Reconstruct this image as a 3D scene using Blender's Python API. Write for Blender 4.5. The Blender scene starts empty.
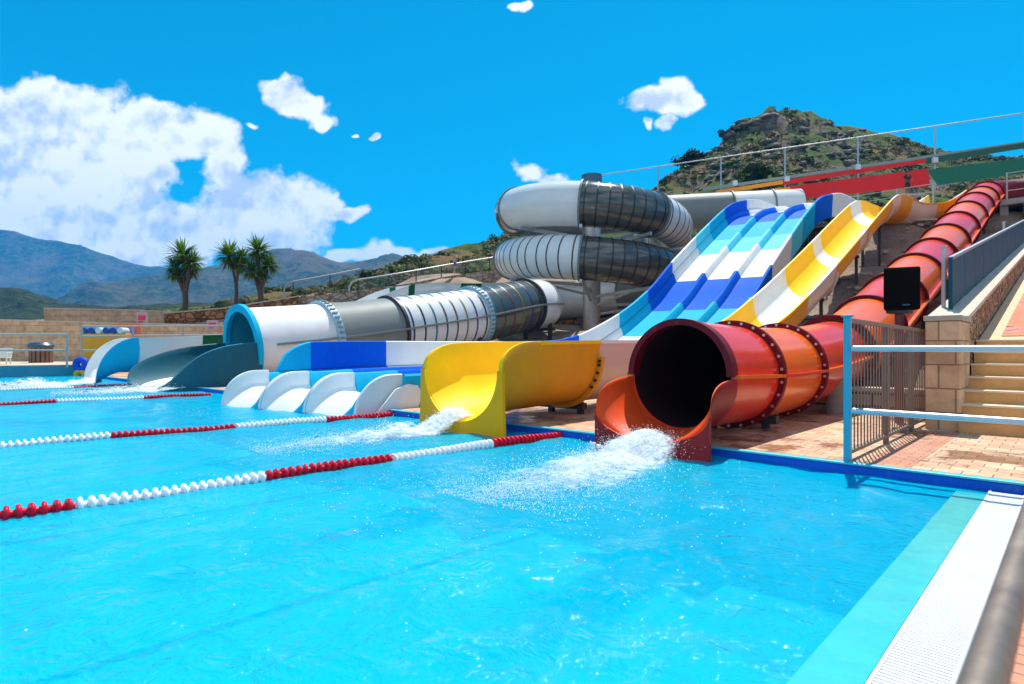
import bpy, math, random
from mathutils import Vector, Matrix, noise as NZ
random.seed(7)
R=math.radians
scn=bpy.context.scene
COL=scn.collection
# ------------------------------------------------------------------ camera frame
F=600.;HX=350.;CH=1.3
TH=math.atan2(568,600); S_,C_=math.sin(TH),math.cos(TH)
def at(px,py,Y):
    X=(px-512)/F*Y
    return Vector((X*C_-Y*S_, X*S_+Y*C_, CH-(py-HX)/F*Y))
def onx(px,py,x):
    k=(px-512)/F
    return at(px,py,x/(k*C_-S_))
def onz(px,py,z):
    return at(px,py,(CH-z)*F/(py-HX))
def camXY(x,y): return x*C_+y*S_, -x*S_+y*C_
# ------------------------------------------------------------------ materials
MATS={}
def nt(m): 
    m.use_nodes=True; t=m.node_tree; return t,t.nodes,t.links
def M(name,col,rough=.5,var=0.,scale=4.,bump=0.,bscale=40.,metal=0.,spec=.5,coat=0.,dirt=0.):
    if name in MATS: return MATS[name]
    m=bpy.data.materials.new(name); t,n,l=nt(m); b=n['Principled BSDF']
    b.inputs['Base Color'].default_value=(*col,1); b.inputs['Roughness'].default_value=rough
    b.inputs['Metallic'].default_value=metal; b.inputs['Specular IOR Level'].default_value=spec
    b.inputs['Coat Weight'].default_value=coat; b.inputs['Coat Roughness'].default_value=.08
    tc=n.new('ShaderNodeTexCoord')
    if var>0:
        nz=n.new('ShaderNodeTexNoise'); nz.inputs['Scale'].default_value=scale; nz.inputs['Detail'].default_value=6
        nz.inputs['Roughness'].default_value=.65
        l.new(tc.outputs['Object'],nz.inputs['Vector'])
        mr=n.new('ShaderNodeMapRange'); mr.inputs[1].default_value=.25; mr.inputs[2].default_value=.75
        mr.inputs[3].default_value=1-var; mr.inputs[4].default_value=1+var
        l.new(nz.outputs['Fac'],mr.inputs[0])
        vm=n.new('ShaderNodeVectorMath'); vm.operation='SCALE'; vm.inputs[0].default_value=col
        l.new(mr.outputs[0],vm.inputs['Scale'])
        mp=n.new('ShaderNodeMapping'); mp.inputs['Scale'].default_value=(2.2,2.2,.7); l.new(tc.outputs['Object'],mp.inputs['Vector'])
        ws=noise(n,l,mp.outputs[0],5,9,.75); wf=ramp(n,ws,l,[(.56,(0,0,0)),(.72,(.22,.22,.22))])
        g=sum(col)/3; l.new(mixc(n,l,wf,vm.outputs[0],(g*.6+.16,g*.6+.15,g*.6+.14)),b.inputs['Base Color'])
        r2=n.new('ShaderNodeMapRange'); r2.inputs[3].default_value=max(0,rough-.08); r2.inputs[4].default_value=min(1,rough+.12)
        l.new(nz.outputs['Fac'],r2.inputs[0]); l.new(r2.outputs[0],b.inputs['Roughness'])
    if bump>0:
        nb=n.new('ShaderNodeTexNoise'); nb.inputs['Scale'].default_value=bscale; nb.inputs['Detail'].default_value=5
        l.new(tc.outputs['Object'],nb.inputs['Vector'])
        bp=n.new('ShaderNodeBump'); bp.inputs['Strength'].default_value=bump; bp.inputs['Distance'].default_value=.02
        l.new(nb.outputs['Fac'],bp.inputs['Height']); l.new(bp.outputs[0],b.inputs['Normal'])
    MATS[name]=m; return m
def plastic(name,col,rough=.5,var=.09): return M(name,col,rough,var,1.3,0,40,0,.16,0)
def glossy(name,col,rough=.22,var=.06): return M(name,col,rough,var,.9,.012,2,0,.35,.12)
def ramp(n,fac,l,stops):
    r=n.new('ShaderNodeValToRGB'); e=r.color_ramp.elements
    while len(e)<len(stops): e.new(.5)
    for i,(p,c) in enumerate(stops): e[i].position=p; e[i].color=(*c,1)
    l.new(fac,r.inputs[0]); return r.outputs[0]
def mixc(n,l,fac,a,b,mode='MIX'):
    x=n.new('ShaderNodeMix'); x.data_type='RGBA'; x.blend_type=mode
    for s,v in ((x.inputs[0],fac),(x.inputs[6],a),(x.inputs[7],b)):
        if hasattr(v,'links'): l.new(v,s)
        elif isinstance(v,(int,float)): s.default_value=v
        else: s.default_value=(*v,1)
    return x.outputs[2]
def tcoord(n,l,scale=(1,1,1),rot=(0,0,0),kind='Object'):
    tc=n.new('ShaderNodeTexCoord'); mp=n.new('ShaderNodeMapping')
    mp.inputs['Scale'].default_value=scale; mp.inputs['Rotation'].default_value=rot
    l.new(tc.outputs[kind],mp.inputs['Vector']); return mp.outputs[0]
def noise(n,l,vec,scale,detail=6,rough=.6):
    z=n.new('ShaderNodeTexNoise'); z.inputs['Scale'].default_value=scale; z.inputs['Detail'].default_value=detail
    z.inputs['Roughness'].default_value=rough; l.new(vec,z.inputs['Vector']); return z.outputs['Fac']
def bumpn(n,l,b,h,st,d):
    bp=n.new('ShaderNodeBump'); bp.inputs['Strength'].default_value=st; bp.inputs['Distance'].default_value=d
    l.new(h,bp.inputs['Height']); l.new(bp.outputs[0],b.inputs['Normal'])
def stone_mat(name,cols,mortar,sx=2.2,sy=3.6,jit=1.,plane='auto'):
    """irregular rubble masonry: voronoi cells in wall coordinates"""
    m=bpy.data.materials.new(name); t,n,l=nt(m); b=n['Principled BSDF']; b.inputs['Roughness'].default_value=.9
    v=tcoord(n,l,(sx,sx,sy))
    vo=n.new('ShaderNodeTexVoronoi'); vo.feature='F1'; vo.inputs['Scale'].default_value=1; vo.inputs['Randomness'].default_value=jit
    ve=n.new('ShaderNodeTexVoronoi'); ve.feature='DISTANCE_TO_EDGE'; ve.inputs['Scale'].default_value=1; ve.inputs['Randomness'].default_value=jit
    l.new(v,vo.inputs['Vector']); l.new(v,ve.inputs['Vector'])
    sp=n.new('ShaderNodeSeparateColor'); l.new(vo.outputs['Color'],sp.inputs[0])
    c=ramp(n,sp.outputs[0],l,[(i/(len(cols)-1),x) for i,x in enumerate(cols)])
    f=noise(n,l,v,5); c=mixc(n,l,.45,c,ramp(n,f,l,[(.3,(.35,.35,.35)),(.7,(1,1,1))]),'MULTIPLY')
    e=ramp(n,ve.outputs['Distance'],l,[(.02,(0,0,0)),(.09,(1,1,1))])
    c=mixc(n,l,e,mortar,c); l.new(c,b.inputs['Base Color'])
    bumpn(n,l,b,e,.8,.05)
    return m
def block_mat(name,c1,c2,mort,bw=.55,rh=.28,axis='xz',msize=.015,var=.5):
    m=bpy.data.materials.new(name); t,n,l=nt(m); b=n['Principled BSDF']; b.inputs['Roughness'].default_value=.85
    tc=n.new('ShaderNodeTexCoord'); sx=n.new('ShaderNodeSeparateXYZ'); l.new(tc.outputs['Object'],sx.inputs[0])
    cb=n.new('ShaderNodeCombineXYZ')
    if axis=='xz':
        ad=n.new('ShaderNodeMath'); ad.operation='ADD'; l.new(sx.outputs[0],ad.inputs[0]); l.new(sx.outputs[1],ad.inputs[1])
        l.new(ad.outputs[0],cb.inputs[0]); l.new(sx.outputs[2],cb.inputs[1])
    else:
        l.new(sx.outputs[0],cb.inputs[0]); l.new(sx.outputs[1],cb.inputs[1])
    br=n.new('ShaderNodeTexBrick'); br.inputs['Scale'].default_value=1; br.inputs['Brick Width'].default_value=bw
    br.inputs['Row Height'].default_value=rh; br.inputs['Mortar Size'].default_value=msize; br.inputs['Bias'].default_value=0
    br.inputs['Color1'].default_value=(*c1,1); br.inputs['Color2'].default_value=(*c2,1); br.inputs['Mortar'].default_value=(*mort,1)
    l.new(cb.outputs[0],br.inputs['Vector'])
    f=noise(n,l,tc.outputs['Object'],2.3,8,.7)
    c=mixc(n,l,var,br.outputs['Color'],ramp(n,f,l,[(.3,(.5,.47,.45)),(.55,(1,1,1)),(.75,(1.15,1.1,1.05))]),'MULTIPLY')
    l.new(c,b.inputs['Base Color']); 
    iv=n.new('ShaderNodeMath'); iv.operation='SUBTRACT'; iv.inputs[0].default_value=1; l.new(br.outputs['Fac'],iv.inputs[1])
    bumpn(n,l,b,iv.outputs[0],.5,.02)
    return m
# ------------------------------------------------------------------ mesh builder
class MB:
    def __init__(s): s.v=[];s.f=[];s.m=[]
    def add(s,vs,fs,mi=0):
        o=len(s.v); s.v+= [Vector(v) for v in vs]
        for f in fs: s.f.append([o+i for i in f]); s.m.append(mi)
    def box(s,c,d,rz=0,mi=0,M4=None):
        dx,dy,dz=[q/2 for q in d]
        vs=[Vector((x,y,z)) for z in(-dz,dz) for x,y in((-dx,-dy),(dx,-dy),(dx,dy),(-dx,dy))]
        if rz: vs=[Matrix.Rotation(rz,3,'Z')@v for v in vs]
        if M4: vs=[M4@v for v in vs]
        c=Vector(c); s.add([v+c for v in vs],[(3,2,1,0),(4,5,6,7),(0,1,5,4),(1,2,6,5),(2,3,7,6),(3,0,4,7)],mi)
    def beam(s,p0,p1,w,h,mi=0,up=(0,0,1)):
        p0,p1=Vector(p0),Vector(p1); t=(p1-p0).normalized(); u=Vector(up)
        sd=t.cross(u)
        if sd.length<1e-4: sd=t.cross(Vector((0,1,0)))
        sd.normalize(); u2=sd.cross(t)
        vs=[]
        for p in(p0,p1):
            for a,b in((-1,-1),(1,-1),(1,1),(-1,1)): vs.append(p+sd*a*w/2+u2*b*h/2)
        s.add(vs,[(3,2,1,0),(4,5,6,7),(0,1,5,4),(1,2,6,5),(2,3,7,6),(3,0,4,7)],mi)
    def tube(s,pts,r,n=10,mi=0,cap=True):
        pts=[Vector(p) for p in pts]; rr=r if isinstance(r,(list,tuple)) else [r]*len(pts)
        rings=[]
        prev=None
        for i,p in enumerate(pts):
            t=(pts[min(i+1,len(pts)-1)]-pts[max(i-1,0)]).normalized()
            a=prev if prev is not None else (Vector((0,0,1)) if abs(t.z)<.9 else Vector((1,0,0)))
            sd=t.cross(a); sd.normalize(); u=sd.cross(t).normalized(); prev=u
            rings.append([p+(sd*math.cos(2*math.pi*k/n)+u*math.sin(2*math.pi*k/n))*rr[i] for k in range(n)])
        s.rings(rings,True,cap,mi)
    def rings(s,rings,closed=True,cap=False,mi=0,mif=None):
        n=len(rings[0]); o=len(s.v)
        for r in rings: s.v+=[Vector(p) for p in r]
        for i in range(len(rings)-1):
            for k in range(n if closed else n-1):
                k2=(k+1)%n
                s.f.append([o+i*n+k,o+i*n+k2,o+(i+1)*n+k2,o+(i+1)*n+k]); s.m.append(mif(i,k) if mif else mi)
        if cap:
            s.f.append([o+k for k in range(n)][::-1]); s.m.append(mif(0,0) if mif else mi)
            s.f.append([o+(len(rings)-1)*n+k for k in range(n)]); s.m.append(mif(len(rings)-2,0) if mif else mi)
    def lathe(s,prof,c,axis='Z',n=20,mi=0):
        rings=[]
        for r,h in prof:
            ring=[]
            for k in range(n):
                a=2*math.pi*k/n; x,y=r*math.cos(a),r*math.sin(a)
                p={'Z':(x,y,h),'Y':(x,h,y),'X':(h,x,y)}[axis]; ring.append(Vector(c)+Vector(p))
            rings.append(ring)
        s.rings(rings,True,True,mi)
    def build(s,name,mats,parent=None,smooth=40,bevel=0,fixn=True):
        base=Vector((0,0,0)); q=parent
        while q is not None: base+=q.location; q=q.parent
        me=bpy.data.meshes.new(name); me.from_pydata([v-base for v in s.v],[],s.f)
        if not isinstance(mats,(list,tuple)): mats=[mats]
        for m in mats: me.materials.append(m)
        me.polygons.foreach_set('material_index',s.m)
        if fixn:
            import bmesh
            b=bmesh.new(); b.from_mesh(me); bmesh.ops.recalc_face_normals(b,faces=b.faces); b.to_mesh(me); b.free()
        if smooth:
            me.polygons.foreach_set('use_smooth',[True]*len(me.polygons)); me.set_sharp_from_angle(angle=R(smooth))
        me.update()
        o=bpy.data.objects.new(name,me); COL.objects.link(o); o.parent=parent
        if bevel:
            bm=o.modifiers.new('bevel','BEVEL'); bm.width=bevel; bm.segments=2; bm.limit_method='ANGLE'; bm.angle_limit=R(50)
        return o
def tag(o,label=None,cat=None,group=None,kind=None):
    if label: o['label']=label
    if cat: o['category']=cat
    if group: o['group']=group
    if kind: o['kind']=kind
    return o
def thing(name,label,cat,loc=(0,0,0),group=None):
    o=bpy.data.objects.new(name,None); COL.objects.link(o); o.location=loc; o.empty_display_size=.2
    return tag(o,label,cat,group)
def struct(o): o['kind']='structure'; return o
def box_obj(name,c,d,mat,parent=None,rz=0,bevel=.01):
    b=MB(); b.box(c,d,rz); return b.build(name,mat,parent,0,bevel)
def spline(ctrl,step=.25):
    """catmull-rom resampled"""
    P=[Vector(p) for p in ctrl]; P=[P[0]*2-P[1]]+P+[P[-1]*2-P[-2]]
    out=[]
    for i in range(1,len(P)-2):
        a,b,c,d=P[i-1:i+3]; n=max(2,int((c-b).length/step))
        # centripetal-ish tension
        for k in range(n):
            t=k/n; t2=t*t;t3=t2*t
            out.append(.5*((2*b)+(c-a)*t+(2*a-5*b+4*c-d)*t2+(3*b-a-3*c+d)*t3))
    out.append(P[-2]); return out
def lerp(a,b,t): return a+(b-a)*t
def interp(tab,x):
    if x<=tab[0][0]: return tab[0][1]
    for (x0,y0),(x1,y1) in zip(tab,tab[1:]):
        if x<=x1: return y0+(y1-y0)*(x-x0)/(x1-x0)
    return tab[-1][1]
class Smooth1D:
    def __init__(s,tab):
        s.p=spline([(a,0,b) for a,b in tab],.12)
        s.t=[(q.x,q.z) for q in s.p]
    def __call__(s,x): return interp(s.t,x)
def fbm(x,y,z=0,o=5):
    s=0;a=1;f=1
    for _ in range(o): s+=a*NZ.noise(Vector((x*f,y*f,z+f))); a*=.5; f*=2
    return s
# ------------------------------------------------------------------ palette
white=plastic('gelcoat_white',(.74,.74,.72)); cyan=M('gelcoat_cyan',(.01,.42,.64),.6,.08,1.3,0,1,0,.05); blue=M('gelcoat_blue',(.004,.12,.6),.6,.08,1.3,0,1,0,.04)
ltcyan=M('gelcoat_pale_cyan',(.12,.6,.74),.6,.08,1.3,0,1,0,.05)
yellow=plastic('gelcoat_yellow',(.95,.58,.002)); orange=glossy('gelcoat_orange',(.9,.14,.006)); redp=glossy('gelcoat_red',(.74,.04,.014))
maroon=M('gelcoat_maroon',(.15,.006,.012),.45,.08,2,0,40,0,.15); exitorange=plastic('gelcoat_exit_orange',(.78,.07,.01))
exitred=M('gelcoat_exit_red',(.33,.012,.012),.4,.1,2,0,40,0,.2); tubeinner=M('tube_inner_dark',(.02,.004,.004),.6); tealinner=M('tube_inner_teal',(.03,.34,.46),.4,.1,1)  # red tube inside near-black: dark shell plus its unlit depth in the colour
amber=plastic('gelcoat_amber',(.72,.32,.01)); beige=plastic('gelcoat_beige',(.6,.5,.38)); green=plastic('gelcoat_green',(.005,.1,.03))
teal=plastic('gelcoat_dark_teal',(.012,.1,.14)); smoke=M('smoked_acrylic',(.075,.078,.068),.12,.2,1.5,.05,2,0,.6,.3); grey=plastic('gelcoat_grey',(.2,.22,.21))
ltgrey=glossy('gelcoat_pale_grey',(.7,.71,.69),.2); blackband=M('black_band',(.012,.012,.014),.5)
steel=M('galvanised_steel',(.45,.46,.47),.45,.15,6,0,40,.7); darksteel=M('dark_steel',(.03,.03,.035),.5,.2,6)
bolt_m=M('bolt_steel',(.6,.58,.55),.3,0,1,0,1,.8)
bandc=[M('band_'+k,c,.4) for k,c in(('black',(.015,.015,.02)),('navy',(.02,.03,.15)),('olive',(.2,.16,.03)),('brown',(.12,.04,.02)),('green',(.02,.08,.05)),('teal',(.02,.15,.2)))]
alu=M('brushed_steel_rail',(.5,.56,.6),.42,.08,8,0,1,.9)
bluerail=M('cyan_painted_steel',(.03,.36,.5),.35,.1,4)

# ------------------------------------------------------------------ sweeps
def frame(path,i):
    t=(path[min(i+1,len(path)-1)]-path[max(i-1,0)]).normalized()
    sd=t.cross(Vector((0,0,1))).normalized(); up=sd.cross(t).normalized()
    return t,sd,up
def tube_segment(name,path,i0,i1,rad,mat,parent,n=40,th=.035,bands=None,bmats=None,inner=None):
    b=MB(); ro=[];ri=[]
    for i in range(i0,i1+1):
        t,sd,up=frame(path,i); p=path[i]
        cs=[(math.cos(2*math.pi*k/n),math.sin(2*math.pi*k/n)) for k in range(n)]
        ro.append([p+(sd*c+up*s)*rad for c,s in cs]); ri.append([p+(sd*c+up*s)*(rad-th) for c,s in cs])
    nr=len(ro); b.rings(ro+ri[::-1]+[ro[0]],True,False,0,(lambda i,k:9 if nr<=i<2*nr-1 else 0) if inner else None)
    mats=[mat]
    if bands:
        mats+=bmats
        L=[0]
        for i in range(i0,i1): L.append(L[-1]+(path[i+1]-path[i]).length)
        nb=max(1,int(round(L[-1]/bands)))
        for q in range(nb):
            d=(q+.5)*L[-1]/nb
            j=max(k for k in range(len(L)-1) if L[k]<=d); f=(d-L[j])/(L[j+1]-L[j])
            p=path[i0+j].lerp(path[i0+j+1],f); t,sd,up=frame(path,i0+j)
            rr=[]
            for dt,r in((-.042,rad-.005),(-.042,rad+.014),(.042,rad+.014),(.042,rad-.005)):
                rr.append([p+t*dt+(sd*math.cos(2*math.pi*k/n)+up*math.sin(2*math.pi*k/n))*r for k in range(n)])
            b.rings(rr,True,False,1+q%len(bmats))
    if inner:
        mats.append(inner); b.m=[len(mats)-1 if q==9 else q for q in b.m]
    return b.build(name,mats,parent,50)
def flange(name,path,i,rad,w,h,mat,parent,bolts=0,n=48,arc=None,bolt_side=-1,inner=.02):
    t,sd,up=frame(path,i); p=path[i]; b=MB(); rr=[]
    for dt,r in((-w/2,rad-inner),(-w/2,rad+h),(w/2,rad+h),(w/2,rad-inner),(-w/2,rad-inner)):
        a0,a1=arc or (0,2*math.pi)
        m=n if arc is None else n+1
        rr.append([p+t*dt+(sd*math.cos(a0+(a1-a0)*k/n)+up*math.sin(a0+(a1-a0)*k/n))*r for k in range(m)])
    b.rings(rr,arc is None,False)
    if arc:  # end plates
        o=len(b.v); 
        for e in(0,n): b.add([rr[q][e] for q in range(4)],[(0,1,2,3)])
    o=b.build(name,mat,parent,35)
    if bolts:
        me=None
        for k in range(bolts):
            a=2*math.pi*(k+.5)/bolts; q=p+t*(w/2*bolt_side)*1.05+(sd*math.cos(a)+up*math.sin(a))*(rad+h*.55)
            bb=MB(); bb.tube([q-t*.012,q+t*.012],.022,8); bb.build('bolt',bolt_m,o,40)
    return o
def u_section(rad,depth,th,n=14,flare=.0,rim=.07):
    """closed profile (lateral,h): inner U, rolled rim, outer U; h measured from the inside floor"""
    pts=[]; top=depth
    pts.append((-rad-flare,top))
    for k in range(n+1):
        a=math.pi+math.pi*k/n; pts.append((rad*math.cos(a),rad+rad*math.sin(a)))
    pts.append((rad+flare,top))
    ro=rad+th
    out=[(rad+flare+rim,top+.005),(rad+flare+rim,top-.05),(ro+flare*.8,top-.06)]
    for k in range(n+1):
        a=-math.pi*k/n; out.append((ro*math.cos(a),rad+ro*math.sin(a)))
    out+=[(-ro-flare*.8,top-.06),(-rad-flare-rim,top-.05),(-rad-flare-rim,top+.005)]
    return pts+out
def trough(name,path,i0,i1,section,mats,parent,mif=None):
    rings=[]
    for i in range(i0,i1+1):
        t,sd,up=frame(path,i); sec=section(i) if callable(section) else section
        rings.append([path[i]+sd*a+Vector((0,0,h)) for a,h in sec])
    b=MB(); b.rings(rings,True,True,0,mif); return b.build(name,mats,parent,45)
def exit_scoop(name,cx,y0,y1,zf0,zf1,r0,depth,rn,ow,hfront,mats,parent,zbot=-.3,N=20,pw=2.4,owb=None):
    """end of an open flume: U channel whose side walls round down towards the pool, closed below by an upright front plate.
    mats: inside, front plate, outside"""
    rings=[]; nu=14; ro=r0+.06
    for i in range(N+1):
        s=i/N; s=1-(1-s)**1.6
        y=lerp(y0,y1,s); zf=lerp(zf0,zf1,s*s)
        top0=zf0+depth; topf=zf1+hfront
        zt=topf+(top0-topf)*(max(0,1-s**pw))**(1/pw); hm=zt-zf
        a=lerp(r0,rn,s**3); bh=min(hm,r0)
        half=[(a*math.sin(math.pi/2*k/nu),zf+bh*(1-math.cos(math.pi/2*k/nu))) for k in range(nu+1)]
        half.append((a+.004,zt))
        e=lerp(ro,ow,s**3)
        right=[(lerp(a,e,.25),zt+.018),(lerp(a,e,.75),zt+.018),(e,zt-.025)]
        zo=zf-.06; bo=max(.05,min(zt-.05-zo,r0))
        right+=[(e*math.cos(math.pi/2*k/8),zo+bo*(1-math.sin(math.pi/2*k/8))) for k in range(0,8)]
        inn=[(-p,q) for p,q in half[:0:-1]]+half
        full=inn+right+[(0,zo)]+[(-p,q) for p,q in right[::-1]]
        ni=len(inn); nr=len(right)
        rings.append([Vector((cx+p,y,q)) for p,q in full])
    b=MB()
    def mif(i,k):
        if k<ni+1: return 0
        if k>=len(full)-2: return 0
        return 2
    b.rings(rings,True,False,0,mif)
    # front plate with the channel's notch, with thickness, standing on the pool floor
    last=inn; zt=last[-1][1]+.019; P=[(cx+p,q) for p,q in last]; P[0]=(P[0][0],zt); P[-1]=(P[-1][0],zt)
    outl=[(cx+ow-.04,zt+.02),(cx+ow,zt-.04),(cx+ow,zbot),(cx-ow,zbot),(cx-ow,zt-.04),(cx-ow+.04,zt+.02)]
    # strips: match the notch with the outer boundary quad by quad
    m=len(P); B=[]
    for k in range(m):
        t=k/(m-1); 
        x,z=P[k]; u=(x-cx)/max(1e-6,abs(P[0][0]-cx))
        # project outwards: sides go to the outer edge, bottom goes down
        w=abs(u); o2=owb or ow
        if w>.75: B.append((cx+math.copysign(lerp(o2,ow,((w-.75)/.25)**.6),u),lerp(zbot,zt,(w-.75)/.25)))
        else: B.append((cx+u/.75*o2,zbot))
    for yy,fl in((y1-.03,0),(y1+.03,1)):
        vs=[Vector((x,yy,z)) for x,z in P]+[Vector((x,yy,z)) for x,z in B]
        b.add(vs,[(k,k+1,m+k+1,m+k) for k in range(m-1)],1)
    edge=[(P[0]),(B[0])]+B[1:]+[P[-1]]
    b.rings([[Vector((x,y1-.03,z)) for x,z in edge],[Vector((x,y1+.03,z)) for x,z in edge]],False,False,1)
    b.rings([[Vector((x,y1-.03,z)) for x,z in P],[Vector((x,y1+.03,z)) for x,z in P]],False,False,0)
    return b.build(name,mats,parent,38,fixn=True)
# ================================================================== SLIDES
# ---- red tube slide
def red_tube():
    root=thing('tube_slide','red and orange enclosed tube slide with maroon flanges and a wide round mouth','water slide',(-3.9,7,0))
    prof=Smooth1D([(7.4,.96),(10,.93),(12.9,1.06),(15.6,1.42),(18.5,2.24),(21.7,3.2),(25.9,4.45),(31.8,6.37),(38.6,8.6),(43.2,10.0)])
    ys=[7.4+.2*i for i in range(int((43.2-7.4)/.2)+1)]
    path=[Vector((-3.9,y,prof(y))) for y in ys]
    fl=[7.4,9.1,11.0,14.2,17.3,20.1,23,26,29,32,35,38,40.6,43.2]
    idx=[min(range(len(ys)),key=lambda i:abs(ys[i]-y)) for y in fl]
    for j,(a,b) in enumerate(zip(idx,idx[1:])):
        rad=.74 if ys[a]<13 else .79
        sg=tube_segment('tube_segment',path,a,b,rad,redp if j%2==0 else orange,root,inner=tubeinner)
        # seam flange between lower and upper half shells
        for sd_ in(-1,1):
            bb=MB()
            rr=[]
            for i in range(a,b+1):
                t,sd,up=frame(path,i); p=path[i]+sd*sd_*(rad-.01)
                rr.append([p+up*.02,p+sd*sd_*.1+up*.02,p+sd*sd_*.1-up*.025,p-up*.025])
            bb.rings(rr,True,True); bb.build('seam_flange',orange if j%2==0 else redp,sg,30)
    for j,i in enumerate(idx):
        if j==0: continue
        flange('joint_flange',path,i,.74 if ys[i]<14 else .79,.09,.085,maroon,root,bolts=26 if j<3 else 0)
    # mouth: thick maroon hood over the upper half
    flange('mouth_rim',path,0,.74,.16,.02,maroon,root,arc=(.0,math.pi),inner=.065)
    exit_scoop('exit_trough',-3.9,7.42,6.6,.25,.16,.72,.66,.8,.8,.36,[exitorange,exitred,exitred],root)
    # end cap turning into the start pool
    q=[path[-1],path[-1]+Vector((.15,1,.3)),path[-1]+Vector((.9,1.9,.42)),path[-1]+Vector((2.2,2.2,.42))]
    sp=spline(q,.2); tube_segment('start_elbow',sp,0,len(sp)-1,.73,maroon,root)
    for y in(9.3,13.2,17.6,22,27,32.5,38):
        z=prof(y)-.74; b=MB(); g=ground(-3.9,y)-.3 if y>12.5 else .1
        for dx in(-.42,.42): b.beam((-3.9+dx,y,g),(-3.9+dx,y,z+.2),.1,.1)
        b.beam((-4.5,y,z+.06),(-3.3,y,z+.06),.12,.12); b.build('support_frame',darksteel,root,0)
# ---- yellow open slide
def yellow_slide():
    root=thing('open_slide','yellow and white single lane open body slide with a yellow scooped end','water slide',(-7.15,7,0))
    top=Smooth1D([(7.3,1.44),(9,1.47),(13,1.55),(15.5,1.72),(17.8,2.14),(20.9,3.3),(24.9,5.04),(30.3,7.5),(33,8.6),(35,9.0)])
    ys=[7.3+.2*i for i in range(int((35-7.3)/.2)+1)]
    path=[Vector((-7.15,y,top(y)-1.12)) for y in ys]
    # upper curve bending right to the start deck
    tail=spline([path[-1],Vector((-7.15,36.2,7.95)),Vector((-6.6,37.5,7.75)),Vector((-5.9,38.6,7.9)),Vector((-5.6,39.9,8.5)),Vector((-5.6,42.6,9.3))],.2)
    path+=tail[1:]
    def ix(y): return min(range(len(path)),key=lambda i:abs(path[i].y-y))
    sec=u_section(.83,1.12,.05,16,.03,.07)
    bands=[(7.3,8.9,0),(8.9,17.3,1),(17.3,20.2,0),(20.2,23.3,1),(23.3,26.4,0),(26.4,27.6,1),(27.6,32,0),(32,34,1),(34,36.6,0),(36.6,38.3,2),(38.3,39.4,0),(39.4,41,1),(41,42.6,0)]
    cm=[[yellow,amber],[white,M('gelcoat_cream',(.62,.5,.4),.3,.07,1.3)],[amber,beige]]
    n=len(sec); ninn=19
    for a,b,c in bands:
        i,j=ix(a),ix(b)
        if j>i: trough('trough_section',path,i,j,sec,cm[c],root,lambda i_,k:0 if k<ninn+2 or k>n-4 else 1)
    fy=[8.9,17.3,23.3,28,32]
    for y in fy:
        i=ix(y); t,sd,up=frame(path,i); b=MB(); rr=[]
        for dt in(-.04,.04):
            rr.append([path[i]+t*dt+sd*(.885*math.cos(math.pi+math.pi*k/20))+Vector((0,0,.83+.885*math.sin(math.pi+math.pi*k/20))) for k in range(21)]+
                      [path[i]+t*dt+sd*(.97*math.cos(-math.pi*k/20))+Vector((0,0,.83+.97*math.sin(-math.pi*k/20))) for k in range(21)])
        b.rings(rr,True,True); fo=b.build('joint_flange',cm[0][1] if y<20 else cm[1][1],root,40)
        if y<10:
            for k in(12,14,16,18,19):
                a=-math.pi*(20-k)/20*.5-.0; q=path[i]+sd*.93*math.cos(a)+Vector((0,0,.83+.93*math.sin(a)))-t*.05
                bb=MB(); bb.tube([q-t*.02,q+t*.01],.028,8); bb.build('bolt',blackband,fo,40)
        g=(ground(-7.15,y)-.3) if y>12.5 else .1
        b=MB()
        for dx in(-.35,.35): b.beam((-7.15+dx,y+.15,g),(-7.15+dx,y+.15,path[i].z-.02),.1,.1)
        b.beam((-7.9,y+.15,path[i].z-.1),(-6.7,y+.15,path[i].z-.1),.14,.12); b.beam((-7.65,y+.15,.22 if y<12 else g+.5),(-6.95,y+.15,.22 if y<12 else g+.5),.06,.06)
        b.build('support_frame',darksteel,root,0)
    for x,y in((-5.85,38.7),(-5.6,41)):
        b=MB(); b.beam((x,y,ground(x,y)-.3),(x,y,7.9),.16,.16); b.build('support_frame',steel,root,0)
    exit_scoop('exit_trough',-7.15,7.3,6.35,.32,.17,.83,1.1,.86,.96,.8,[yellow,M('gelcoat_yellow_shade_tint',(.92,.37,.002),.5,.08,1.3,0,1,0,.16),amber],root,owb=1.02)  # front plate colour pushed to orange to offset cyan light in its shade
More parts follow.
